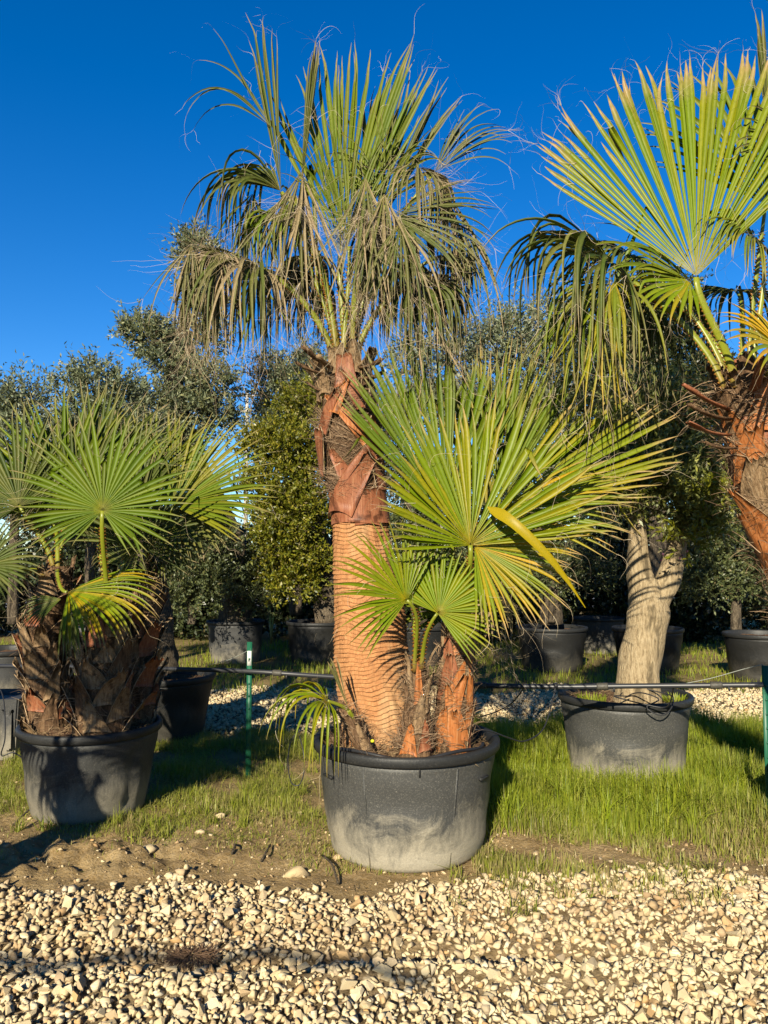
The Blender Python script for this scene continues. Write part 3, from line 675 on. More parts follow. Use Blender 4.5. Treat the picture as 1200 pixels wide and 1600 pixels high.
def trunk_fibre(palm, tk, z0, z1, n, seed=0, length=.12, out=.006, curl=.8, diag=True, grav=.2, w=.0022, spread=.3, rmul=1.0):
    r = np.random.RandomState(seed); z = r.uniform(z0, z1, n); a = r.uniform(0, 2 * PI, n); c, rad = tk.at(z)
    rad = rad * rmul + out * r.uniform(.2, 2, n)
    st = np.stack([c[:, 0] + rad * np.cos(a), c[:, 1] + rad * np.sin(a), z], -1); sg = np.sign(np.sin(z * 21 + a * 2 + seed))
    tang = np.stack([-np.sin(a) * sg, np.cos(a) * sg, np.full(n, .75)], -1); outw = np.stack([np.cos(a), np.sin(a), a * 0], -1)
    d = tang + outw * r.uniform(-.05, spread, n)[:, None] + r.normal(0, .25, (n, 3))
    V, F = ribbons(st, d, length * r.uniform(.4, 1.4, n), w * r.uniform(.6, 1.8, n), 6, curl * .35, grav, seed)
    T = np.repeat(np.stack([r.uniform(0, 1, n) ** 2, r.uniform(0, 1, n), z * 0], -1), 14, axis=0)
    return tag(build('trunk_fibre', V, F, M['fibre'], palm, False, T), kind='stuff')
def stub(palm, a, b, r0, r1, m='boot_brown', seed=0):
    a = np.asarray(a, float); b = np.asarray(b, float); mid = (a + b) / 2 + np.array((0, 0, -.02)); p = bez(a, mid, mid, b, 7)
    V, F = tube(p, np.linspace(r0, r1, 7), 8, .45, (0, 0, 1)); r = np.random.RandomState(seed); V[-18:-2] += r.normal(0, .004, (16, 3))
    return build('petiole_stub', V, [tuple(dict.fromkeys(f)) for f in F.tolist()], M[m], palm, True)

CAMF = np.array((-.08, -1.0, .25))       # roughly towards the camera
# ================================================================== the tall palm
Y0 = 4.42
def prof(rows, Y): 
    pts = [P(cx, py, Y) for (py, cx, hw) in rows]; return Trunk(pts, [hw * Y / FPX for (_, _, hw) in rows])
tk = prof([(1175, 600, 62), (1130, 592, 56), (1050, 583, 57), (960, 578, 53), (880, 568, 45), (800, 561, 41), (740, 553, 41), (690, 549, 42), (640, 544, 40), (600, 540, 33), (570, 538, 24), (545, 537, 15)], Y0)
zof = lambda py, Y=Y0: P(600, py, Y)[2]
tall = thing('fan_palm', tk.p[0], 'tall fan palm with ringed orange brown trunk and shaggy drooping crown', 'palm tree', 'palms planted in the big central pot')
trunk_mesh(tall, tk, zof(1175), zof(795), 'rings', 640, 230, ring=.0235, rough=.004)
trunk_mesh(tall, tk, zof(797), zof(548), 'boot_brown', 60, 60, rough=.006, name='upper_trunk', seed=3)
zc = lambda py: zof(py)
A_ = lambda deg: R(-90 + deg)           # 0 faces the camera, positive to the right
for i, (py, hpx, deg, half, out, tipw, tw, m, off) in enumerate([
        (818, 50, -25, 1.25, .004, .75, .2, 'boot_red', .010), (818, 55, 60, 1.2, .004, .6, -.2, 'boot_red', .014), (814, 70, 170, 1.4, .01, .5, .1, 'boot_red', .010),
        (800, 112, -48, .62, .022, .42, 1.75, 'boot_red', .026), (742, 66, -82, .36, .02, .6, .45, 'boot_red', .040), (795, 88, 20, .55, .012, .25, -1.0, 'boot_red', .012),
        (765, 110, 85, .70, .03, .2, -.8, 'boot_red', .02), (742, 130, 150, 1.0, .04, .2, .3, 'boot_brown', .012), (700, 120, -150, .9, .04, .2, -.3, 'boot_brown', .012),
        (700, 78, 48, .40, .012, .25, -1.5, 'boot_orange', .024), (680, 62, -66, .34, .03, .25, .95, 'boot_red', .030), (660, 85, 82, .5, .05, .25, -.4, 'boot_brown', .020),
        (652, 50, -34, .32, .02, .25, .7, 'boot_orange', .034), (645, 56, 34, .32, .03, .3, -.7, 'boot_red', .030), (628, 56, -85, .40, .10, .5, .0, 'boot_tan', .03), (625, 62, 120, .6, .07, .4, 0, 'boot_brown', .02),
        (620, 54, -50, .34, .10, .75, 0, 'boot_tan', .03), (612, 50, 3, .42, .045, .65, 0, 'boot_red', .034), (606, 54, 58, .40, .11, .5, 0, 'boot_brown', .03),
        (592, 42, -16, .45, .05, .7, 0, 'boot_tan', .038), (590, 46, 28, .42, .08, .6, 0, 'boot_tan', .036), (585, 52, 170, .8, .05, .6, 0, 'boot_brown', .02)]):
    h = hpx * Y0 / FPX
    boot(tall, tk, zc(py), h, A_(deg), half, m, out, tipw, tw, .014, off, i, rag=.018)
trunk_fibre(tall, tk, zc(790), zc(600), 3800, 5, .15, .007, .6, w=.0026, spread=.02)
trunk_fibre(tall, tk, zc(1175), zc(1140), 900, 6, .10, .02, 1.0, w=.0026, spread=.6, grav=.0)
for i, (x1, y1, x0, y0, w_) in enumerate([(473, 541, 515, 570, .022), (462, 566, 515, 585, .018), (480, 598, 515, 612, .016), (598, 560, 560, 575, .02), (600, 580, 562, 592, .024), (585, 607, 560, 603, .02), (498, 556, 520, 575, .02), (577, 553, 556, 575, .022)]):
    stub(tall, P(x0, y0, Y0 - .1), P(x1, y1, Y0 - .28 + .12 * (i % 3)), w_, w_ * .9, ['boot_brown', 'boot_tan', 'petiole'][0 if i < 4 else (i % 2)] if i not in (6, 7) else 'boot_tan', i)
C0 = lambda dx=0, dy=0, dz=0: P(538 + dx, 562 + dy, Y0 + dz)
UP = np.array((0, -.35, 1.0))
D = 'palm_dull'
spec = [
    # hub, tip, face, kwargs, base
    (P(532, 400, 4.36), P(562, 66, 4.52), (-.25, -1, .1), dict(span=62, nseg=34, split=.66, droop=.10, bend=.0, cup=.25, dry=.06, yellow=.08, end_len=.75, mt='palm', pr=(.024, .016), jit=.1, threads=50), C0(2, 0, -.05)),
    (P(580, 370, 4.60), P(650, 110, 4.62), (-.4, -1, .0), dict(span=50, nseg=20, split=.62, droop=.35, bend=.0, cup=.3, dry=.1, end_len=.75, mt=D, mess=.1), C0(6, 0, 0)),
    (P(545, 385, 4.26), P(528, 175, 4.12), (.2, -1, .3), dict(span=60, nseg=24, split=.5, droop=.7, bend=.12, dry=.1, mt='palm', threads=50, end_len=.75, hangdry=.05, mess=.15), C0(-2, 0, -.1)),
    (P(600, 320, 4.34), P(625, 170, 4.2), (-.2, -1, .3), dict(span=110, nseg=30, split=.40, droop=1.0, bend=.15, dry=.12, mt='palm', threads=60, end_len=.85, hangdry=.1, mess=.3), C0(6, 0, -.05)),
    # right side
    (P(610, 337, 4.10), P(785, 345, 4.05), (-.2, -1, .45), dict(span=100, nseg=26, split=.42, droop=.40, bend=.08, dry=.10, mt=D, end_len=.8, threads=60, hangdry=.1, thr_len=.25, mess=.12), C0(10, 0, -.1)),
    (P(612, 345, 4.14), P(590, 430, 3.85), (-.2, -.6, 1), dict(span=230, nseg=30, split=.30, droop=2.8, bend=.9, dry=.12, mt=D, end_len=.9, threads=60, hangdry=.15, thr_len=.3, mess=.3, wmul=1.5), None),
    (P(645, 445, 4.28), P(790, 410, 4.12), (-.5, -.6, 1.0), dict(span=250, nseg=46, split=.32, droop=3.0, bend=.55, dry=.08, mt=D, threads=70, end_len=.85, hangdry=.10, thr_len=.25, mess=.3, wmul=1.5), C0(14, 4, -.05)),
    (P(690, 400, 4.5), P(785, 370, 4.4), (-.5, -.3, 1.0), dict(span=200, nseg=38, split=.32, droop=3.4, bend=.8, dry=.08, mt=D, threads=70, end_len=.85, hangdry=.12, thr_len=.3, mess=.35, wmul=1.5), C0(16, 4, .05)),
    (P(600, 430, 4.85), P(640, 400, 5.35), (-.2, .3, 1.0), dict(span=280, nseg=44, split=.30, droop=3.0, bend=.7, dry=.06, mt=D, threads=30, mess=.35, end_len=.85, wmul=1.5), C0(10, 6, .15)),
    (P(678, 270, 4.50), P(770, 162, 4.45), (-.3, -1, .35), dict(span=60, nseg=16, split=.42, droop=.6, bend=.05, dry=.12, mt=D, threads=50, end_len=.8, mess=.25), C0(8, 0, .05)),
    (P(655, 262, 4.25), P(760, 290, 3.95), (-.1, -.2, 1.0), dict(span=200, nseg=40, split=.28, droop=3.2, bend=.9, dry=.22, mt=D, threads=240, end_len=.85, hangdry=.3, thr_len=.4, thr_dry=.5, mess=.45, wmul=1.2), None),
    # lower left, arching over
    (P(405, 418, 4.22), P(180, 318, 4.02), (.35, -.4, 1.0), dict(span=255, nseg=56, split=.28, droop=3.8, bend=.75, dry=.14, mt=D, threads=240, end_len=.65, hangdry=.22, thr_len=.34, pr=(.022, .014), costa=-.1, thr_dry=.6, mess=.4, wmul=1.5), C0(-14, 2, -.05)),
    (P(350, 395, 4.12), P(222, 372, 3.95), (.3, -.5, 1.0), dict(span=220, nseg=36, split=.25, droop=3.6, bend=.9, dry=.25, mt=D, threads=200, end_len=.9, hangdry=.4, thr_len=.34, thr_dry=.6, mess=.45, wmul=1.4), None),
    # upper left spikes and weepers
    (P(440, 300, 4.30), P(396, 18, 4.35), (-.5, -1, 0), dict(span=9, nseg=8, split=.62, droop=.02, bend=.0, cup=.1, dry=.06, mt=D, fold=1.4, end_len=.75, threads=18, wmul=1.3), C0(-10, 0, -.08)),
    (P(425, 200, 4.32), P(312, 62, 4.30), (-.3, -1, .3), dict(span=26, nseg=5, split=.35, droop=.9, bend=.05, dry=.1, mt=D, threads=14, end_len=.85, wmul=.7, mess=.3), None),
    (P(440, 300, 4.22), P(290, 165, 4.15), (.1, -.7, 1.0), dict(span=100, nseg=24, split=.30, droop=3.6, bend=.5, dry=.08, mt=D, threads=40, end_len=.85, hangdry=.08, mess=.45, wmul=1.6), C0(-10, 0, -.1)),
    (P(442, 345, 4.25), P(315, 290, 4.05), (.1, -.7, 1.0), dict(span=170, nseg=34, split=.28, droop=3.6, bend=.7, dry=.08, mt='palm', threads=60, end_len=.85, hangdry=.10, mess=.4, wmul=1.6), C0(-8, 0, -.1)),
    (P(470, 300, 4.36), P(489, 44, 4.40), (-.5, -1, 0), dict(span=7, nseg=7, split=.7, droop=.03, bend=.0, dry=.10, mt=D, fold=1.3, end_len=.8, threads=14, wmul=1.3), C0(-8, 0, 0)),
    # brown strings hanging left of centre and in the centre
    (P(472, 265, 4.16), P(455, 470, 4.02), (.2, -1, .2), dict(span=46, nseg=18, split=.30, droop=.4, bend=.2, dry=.35, mt=D, threads=260, end_len=.8, hangdry=.45, thr_len=.5, thr_dry=.4, mess=.5, jit=.25, wmul=1.6), None),
    (P(462, 300, 4.26), P(430, 430, 4.12), (.2, -1, .2), dict(span=60, nseg=14, split=.30, droop=.8, bend=.3, dry=.12, mt='palm', threads=40, end_len=.8, hangdry=.2, thr_len=.3, mess=.5, jit=.25, wmul=1.6), None),
    (P(572, 275, 4.10), P(556, 480, 4.0), (.0, -1, .2), dict(span=40, nseg=18, split=.30, droop=.4, bend=.2, dry=.3, mt=D, threads=300, end_len=.8, hangdry=.45, thr_len=.5, thr_dry=.35, mess=.5, jit=.3, wmul=1.7), None),
    (P(600, 300, 4.06), P(610, 460, 3.95), (.0, -1, .2), dict(span=60, nseg=20, split=.30, droop=.6, bend=.2, dry=.15, mt=D, threads=120, end_len=.8, hangdry=.25, thr_len=.4, thr_dry=.4, mess=.5, jit=.3, wmul=1.6), None),
    (P(690, 285, 4.30), P(728, 480, 4.15), (.1, -1, .3), dict(span=44, nseg=18, split=.30, droop=.7, bend=.25, dry=0.20, mt='palm_dull', threads=60, end_len=.8, hangdry=.15, thr_len=.35, thr_dry=.4, mess=.55, jit=.3, wmul=1.6), None),
    (P(640, 455, 4.20), P(690, 590, 4.05), (.1, -1, .3), dict(span=60, nseg=22, split=.30, droop=.7, bend=.25, dry=0.08, mt='palm_dull', threads=60, end_len=.8, hangdry=.15, thr_len=.35, thr_dry=.4, mess=.55, jit=.3, wmul=1.6), None),
    (P(722, 345, 4.35), P(752, 520, 4.20), (.1, -1, .3), dict(span=46, nseg=18, split=.30, droop=.7, bend=.25, dry=0.15, mt='palm_dull', threads=60, end_len=.8, hangdry=.15, thr_len=.35, thr_dry=.4, mess=.55, jit=.3, wmul=1.6), None),
    (P(675, 420, 4.35), P(735, 560, 4.25), (.1, -1, .3), dict(span=50, nseg=20, split=.30, droop=.7, bend=.25, dry=0.08, mt='palm_dull', threads=60, end_len=.8, hangdry=.15, thr_len=.35, thr_dry=.4, mess=.55, jit=.3, wmul=1.6), None),
    (P(625, 345, 4.00), P(640, 500, 3.90), (.1, -1, .3), dict(span=60, nseg=20, split=.30, droop=.7, bend=.25, dry=0.10, mt='palm_dull', threads=60, end_len=.8, hangdry=.15, thr_len=.35, thr_dry=.4, mess=.55, jit=.3, wmul=1.6), None),
    (P(345, 392, 4.00), P(312, 548, 3.95), (.1, -1, .3), dict(span=52, nseg=22, split=.30, droop=.7, bend=.25, dry=0.20, mt='palm_dull', threads=60, end_len=.8, hangdry=.15, thr_len=.35, thr_dry=.4, mess=.55, jit=.3, wmul=1.6), None),
    (P(400, 420, 4.15), P(388, 565, 4.10), (.1, -1, .3), dict(span=50, nseg=18, split=.30, droop=.7, bend=.25, dry=0.10, mt='palm', threads=60, end_len=.8, hangdry=.15, thr_len=.35, thr_dry=.4, mess=.55, jit=.3, wmul=1.6), None),
    (P(300, 380, 4.00), P(266, 520, 3.95), (.1, -1, .3), dict(span=50, nseg=22, split=.30, droop=.7, bend=.25, dry=0.35, mt='palm_dull', threads=60, end_len=.8, hangdry=.15, thr_len=.35, thr_dry=.4, mess=.55, jit=.3, wmul=1.6), None),
    (P(475, 415, 4.60), P(468, 540, 4.55), (.1, -1, .3), dict(span=70, nseg=22, split=.30, droop=.7, bend=.25, dry=0.06, mt='palm_dull', threads=60, end_len=.8, hangdry=.15, thr_len=.35, thr_dry=.4, mess=.55, jit=.3, wmul=1.6), None),
    (P(395, 300, 4.20), P(365, 440, 4.10), (.1, -1, .3), dict(span=54, nseg=18, split=.30, droop=.7, bend=.25, dry=0.08, mt='palm_dull', threads=60, end_len=.8, hangdry=.15, thr_len=.35, thr_dry=.4, mess=.55, jit=.3, wmul=1.6), None),
    (P(480, 400, 4.6), P(440, 395, 4.2), (.0, -.3, 1.0), dict(span=220, nseg=28, split=.3, droop=3.6, bend=1.0, dry=.1, mt=D, threads=80, end_len=.9, hangdry=.15, thr_len=.3, mess=.4, wmul=1.4), C0(-6, 0, 0)),
    (P(488, 430, 4.75), P(440, 430, 5.2), (.2, .3, 1.0), dict(span=240, nseg=34, split=.30, droop=3.4, bend=.9, dry=.06, mt=D, threads=20, mess=.35, wmul=1.4), C0(-8, 6, .15)),
]
for i, (hub, tip, face, kw, base) in enumerate(spec):
    fan_leaf(tall, base, hub, tip, face, seed=i + 1, **kw)
# petiole joins for the leaves whose stalks share a bundle
# ================================================================== the medium palm
Ym = 4.22
tm = prof([(1175, 705, 29), (1130, 707, 29), (1090, 710, 27), (1050, 713, 25), (1010, 716, 24), (985, 718, 20), (970, 718, 12)], Ym)
med = thing('fan_palm', tm.p[0], 'medium fan palm with stubby orange trunk, right side of the big pot', 'palm tree', 'palms planted in the big central pot')
trunk_mesh(med, tm, P(0, 1175, Ym)[2], P(0, 968, Ym)[2], 'boot_brown', 50, 48, rough=.008, seed=5)
zm = lambda py: P(600, py, Ym)[2]
for i, (py, hpx, deg, half, out, tipw, tw, m) in enumerate([
        (1172, 60, 15, .9, .02, .35, -.3, 'boot_orange'), (1170, 62, -50, .9, .025, .3, .3, 'boot_orange'), (1165, 62, 80, .9, .02, .3, -.2, 'boot_red'),
        (1150, 75, 20, 1.0, .02, .25, -.7, 'boot_orange'), (1135, 75, -35, 1.0, .03, .25, .8, 'boot_orange'), (1128, 70, 70, .9, .03, .3, -.5, 'boot_orange'), (1120, 80, 150, 1.1, .03, .3, .2, 'boot_brown'),
        (1090, 62, -60, .9, .03, .35, .5, 'boot_red'), (1082, 58, 0, 1.0, .02, .5, .5, 'boot_orange'), (1075, 62, 60, .8, .03, .4, -.5, 'boot_tan'), (1060, 60, -20, .9, .02, .5, -.4, 'boot_red'),
        (1050, 62, 30, .8, .04, .4, .3, 'boot_tan'), (1040, 62, -70, .8, .05, .4, 0, 'boot_tan'), (1030, 65, 95, .8, .05, .4, 0, 'boot_brown'), (1020, 60, 0, .7, .02, .5, 0, 'boot_orange'), (1010, 50, 45, .7, .05, .4, 0, 'boot_tan')]):
    boot(med, tm, zm(py), hpx * 1.1 * Ym / FPX, A_(deg), half * .72, m, out, tipw * .6, tw * 1.2, .006, .004, i + 40, rag=.015)
trunk_fibre(med, tm, zm(1165), zm(985), 1500, 8, .09, .008, .8, spread=.15, w=.0026)
BM = lambda dx=0, dy=0, dz=0: P(716 + dx, 985 + dy, Ym + dz)
for i, (hub, tip, face, kw, base) in enumerate([
    (P(735, 852, 3.86), P(712, 628, 3.94), (.15, -1, .12), dict(span=190, nseg=52, fold=.55, split=.66, droop=.16, bend=.0, cup=.32, mess=.10, dry=.03, yellow=.18, end_len=.72, jit=.12, pf=1.2, asym=.20, mt='palm_bright', pr=(.015, .012), threads=90, thr_len=.22), BM(0, 0, -.08)),
    (P(740, 852, 3.88), P(893, 925, 3.72), (.1, -1, .5), dict(span=125, nseg=36, jit=.12, fold=.55, split=.56, droop=.30, bend=.05, cup=.05, dry=.06, yellow=.45, end_len=.85, mt='palm_bright', threads=70, thr_len=.2, tipdry=.9), None),
    (P(775, 795, 4.05), P(1062, 650, 4.05), (-.2, -1, .35), dict(span=58, nseg=28, fold=.55, split=.70, droop=.08, bend=.0, cup=.2, dry=.05, yellow=.20, end_len=.66, asym=-.10, pf=1.4, mt='palm_bright', threads=60, thr_len=.2, tipdry=.8), BM(8, 0, 0)),
    (P(775, 800, 3.95), P(985, 770, 3.85), (-.2, -1, .5), dict(span=62, nseg=20, split=.5, droop=.25, bend=.03, cup=.1, dry=.06, yellow=.45, end_len=.8, jit=.12, mt='palm_bright', threads=40, thr_len=.2, tipdry=.9), None),
    (P(782, 780, 4.34), P(878, 535, 4.45), (-.2, -1, .2), dict(span=75, nseg=26, split=.5, droop=.12, bend=.0, cup=.15, dry=.05, yellow=.1, end_len=.8, jit=.12, mt='palm', threads=30), BM(6, 0, .05)),
    (P(758, 790, 4.44), P(768, 522, 4.55), (-.2, -1, .2), dict(span=60, nseg=24, split=.5, droop=.10, bend=.0, cup=.15, dry=.12, yellow=.3, end_len=.8, jit=.12, mt='palm', threads=30, tipdry=.9), BM(4, 0, .05)),
    (P(700, 808, 4.18), P(652, 525, 4.28), (.2, -1, .1), dict(span=84, nseg=38, fold=.5, split=.68, droop=.12, bend=.0, cup=.15, dry=.03, yellow=.06, end_len=.8, jit=.08, mt='palm', threads=40), BM(-2, 0, .05)),
    (P(700, 955, 4.5), P(690, 850, 4.55), (.2, -1, .1), dict(span=260, nseg=40, split=.4, droop=.5, bend=.1, dry=.1, yellow=.1, mt='palm', threads=30), BM(-2, 10, .1)),
    (P(760, 900, 4.45), P(775, 1010, 4.45), (.2, -1, .6), dict(span=150, nseg=22, split=.4, droop=1.2, bend=.3, dry=.75, yellow=.1, mt='palm_dull', threads=120, thr_len=.25, thr_dry=.5), BM(2, 10, .1)),
]):
    fan_leaf(med, base, hub, tip, face, seed=i + 60, **kw)
# the torn strip folded across the big fan
tp = smooth_path([P(762, 792, 3.80), P(800, 815, 3.70), P(850, 862, 3.68), P(885, 905, 3.70), P(915, 950, 3.72)], 16)
acc = Acc(); wv = np.array([.004, .022, .030, .028, .026, .025, .023, .021, .019, .017, .014, .012, .009, .006, .004, .002]); dd = nrm(np.gradient(tp, axis=0)); sdv = nrm(np.cross(dd, (0, -1, .2)))
V = np.stack([tp - sdv * wv[:, None], tp + np.array((0, .012, 0)), tp + sdv * wv[:, None]], 1).reshape(-1, 3)
F = []
for k in range(15): F += [(3 * k, 3 * k + 1, 3 * k + 4, 3 * k + 3), (3 * k + 1, 3 * k + 2, 3 * k + 5, 3 * k + 4)]
build('torn_leaf_strip', V, np.array(F), M['palm_bright'], med, True, np.tile((.02, .8, .55), (len(V), 1)))['label'] = 'bent yellowish leaf strip folded over the big fan'
# ================================================================== the small palm in the middle
Ys = 4.06
ts = prof([(1180, 648, 26), (1140, 650, 22), (1100, 651, 18), (1070, 652, 15), (1045, 653, 11), (1030, 653, 8)], Ys)
small = thing('fan_palm', ts.p[0], 'small fan palm with thin fibrous trunk and two open fans before the ringed trunk', 'palm tree', 'palms planted in the big central pot')
zs = lambda py: P(600, py, Ys)[2]
trunk_mesh(small, ts, zs(1180), zs(1028), 'boot_brown', 40, 40, rough=.007, seed=9)
for i, (py, hpx, deg, half, out, tipw, tw, m) in enumerate([(1172, 45, -30, .8, .02, .3, .2, 'boot_orange'), (1168, 45, 40, .8, .02, .3, -.2, 'boot_red'), (1140, 55, 0, .9, .03, .3, .3, 'boot_tan'), (1125, 60, -60, .8, .04, .3, .2, 'boot_brown'),
        (1110, 62, 60, .8, .06, .3, -.1, 'boot_tan'), (1095, 65, 10, .7, .03, .35, -.2, 'boot_orange'), (1080, 60, -50, .6, .06, .3, 0, 'boot_tan'), (1070, 60, 90, .6, .08, .3, 0, 'boot_tan')]):
    boot(small, ts, zs(py), hpx * Ys / FPX, A_(deg), half * .75, m, out, tipw * .6, tw, .005, .003, i + 80, rag=.012)
trunk_fibre(small, ts, zs(1170), zs(1035), 1000, 9, .10, .010, .9, spread=.35)
BS = lambda dx=0, dy=0, dz=0: P(652 + dx, 1050 + dy, Ys + dz)
for i, (hub, tip, face, kw, base) in enumerate([
    (P(636, 938, 3.80), P(535, 855, 3.66), (.25, -1, .25), dict(span=170, nseg=26, split=.42, droop=.25, bend=.05, cup=.1, dry=.03, yellow=.1, end_len=.85, mt='palm_bright', threads=24, pr=(.013, .008)), BS(-4, 0, -.05)),
    (P(684, 958, 3.84), P(755, 872, 3.86), (.1, -1, .35), dict(span=215, nseg=38, split=.48, droop=.18, bend=.02, cup=.1, dry=.02, yellow=.1, end_len=.82, mt='palm_bright', threads=30, pr=(.013, .008)), BS(6, -4, -.05)),
    (P(648, 960, 4.0), P(655, 830, 4.05), (.0, -1, .1), dict(span=28, nseg=5, split=.6, droop=.1, bend=.0, dry=.03, mt='palm_bright', threads=6), BS(2, 0, 0)),
    (P(655, 935, 4.10), P(690, 830, 4.2), (.0, -1, .1), dict(span=120, nseg=18, split=.45, droop=.3, bend=.0, dry=.05, mt='palm', threads=16), BS(0, 0, .05)),
]):
    fan_leaf(small, base, hub, tip, face, seed=i + 90, **kw)
# ================================================================== the sprout on the left of the pot
Yp = 4.06
tp_ = Trunk([P(576, 1180, Yp), P(560, 1150, Yp), P(545, 1120, Yp), P(532, 1095, Yp)], [.045, .04, .03, .014])
sprout = thing('fan_palm', tp_.p[0], 'little leaning palm sprout with one weeping leaf over the left rim of the big pot', 'palm tree', 'palms planted in the big central pot')
trunk_mesh(sprout, tp_, tp_.p[0][2], tp_.p[-1][2], 'boot_brown', 16, 20, rough=.004)
for i, (deg, f) in enumerate([(-60, .0), (30, .15), (-10, .3), (-90, .35), (60, .4)]):
    boot(sprout, tp_, tp_.p[0][2] + f * .25, .14, A_(deg), .9, ['boot_brown', 'boot_tan'][i % 2], .02, .3, .2, .005, .004, 120 + i, rag=.01)
trunk_fibre(sprout, tp_, tp_.p[0][2], tp_.p[-1][2], 300, 12, .08, .008, 1.0, spread=.5)
fan_leaf(sprout, P(548, 1118, Yp), P(512, 1095, 3.98), P(395, 1045, 3.75), (.15, -.5, 1), seed=130, span=190, nseg=20, split=.22, droop=2.6, bend=.4, mess=.25, dry=.04, yellow=.2, mt='palm_bright', threads=14, pr=(.012, .008), end_len=.9, pthorn=False)
fan_leaf(sprout, P(556, 1130, Yp), P(545, 1110, 4.02), P(522, 1032, 4.0), (.5, -1, 0), seed=131, span=14, nseg=6, split=.8, droop=.05, bend=.0, dry=.25, mt='palm_dull', fold=1.2, threads=4, pr=(.012, .012), end_len=.95, pthorn=False)

# ================================================================== right palm
Yr = 3.95
tr_ = Trunk([P(1400, 1180, Yr), P(1320, 1050, Yr), P(1256, 930, Yr), P(1222, 840, Yr), P(1196, 760, Yr), P(1182, 690, Yr), P(1172, 630, Yr), P(1162, 590, Yr), P(1158, 565, Yr)],
            [.17, .155, .14, .14, .145, .15, .145, .11, .06])
rp = thing('fan_palm', tr_.p[0], 'fan palm at the right edge with leaning orange trunk and one huge upright fan', 'palm tree')
zr = lambda py: P(600, py, Yr)[2]
trunk_mesh(rp, tr_, tr_.p[0][2], tr_.p[-1][2], 'boot_red', 80, 60, rough=.008, seed=6)
for i, (py, hpx, deg, half, out, tipw, tw, m) in enumerate([
        (950, 150, -40, 1.0, .03, .3, -.9, 'boot_orange'), (930, 150, 30, 1.0, .03, .3, .7, 'boot_red'), (890, 120, -10, 1.0, .05, .2, -1.2, 'boot_orange'), (1060, 140, -30, 1.2, .02, .4, .4, 'boot_brown'),
        (820, 95, -70, .8, .05, .3, .6, 'boot_tan'), (815, 90, 10, .9, .04, .35, -.6, 'boot_tan'), (790, 85, -30, .7, .05, .3, .5, 'boot_tan'), (780, 90, 50, .8, .05, .3, -.6, 'boot_orange'),
        (755, 80, -60, .8, .04, .35, .6, 'boot_orange'), (748, 75, 0, .7, .05, .3, .4, 'boot_tan'), (720, 85, -35, .9, .03, .3, -.7, 'boot_orange'), (715, 85, 35, .9, .04, .3, .4, 'boot_red'),
        (690, 80, -75, .7, .07, .35, .2, 'boot_brown'), (680, 80, -10, .9, .04, .4, .4, 'boot_orange'), (672, 80, 50, .8, .05, .35, 0, 'boot_brown'), (655, 70, -45, .6, .09, .4, 0, 'boot_brown'),
        (640, 70, 10, .7, .07, .4, 0, 'boot_brown'), (632, 62, -85, .5, .10, .4, 0, 'boot_brown'), (625, 60, -20, .6, .08, .5, 0, 'boot_brown'), (620, 60, 50, .6, .08, .5, 0, 'boot_orange'), (700, 100, 160, 1.4, .05, .4, 0, 'boot_brown')]):
    boot(rp, tr_, zr(py), hpx * Yr / FPX, A_(deg), half * .8, m, out, tipw, tw, .010, .010, i + 140, rag=.03)
trunk_fibre(rp, tr_, zr(1000), zr(610), 3600, 15, .15, .015, .9, spread=.3, w=.003)
trunk_fibre(rp, tr_, zr(660), zr(590), 300, 16, .2, .05, .9, spread=1.2, grav=.6, w=.004)
for i, (x1, y1, x0, y0, w_) in enumerate([(1068, 600, 1140, 640, .018), (1076, 632, 1140, 655, .02), (1075, 660, 1140, 680, .016), (1100, 690, 1150, 700, .014), (1190, 560, 1175, 620, .03)]):
    stub(rp, P(x0, y0, Yr - .1), P(x1, y1, Yr - .35), w_, w_ * .7, ['boot_red', 'boot_brown'][i % 2], i)
BR = lambda dx=0, dy=0, dz=0: P(1160 + dx, 605 + dy, Yr + dz)
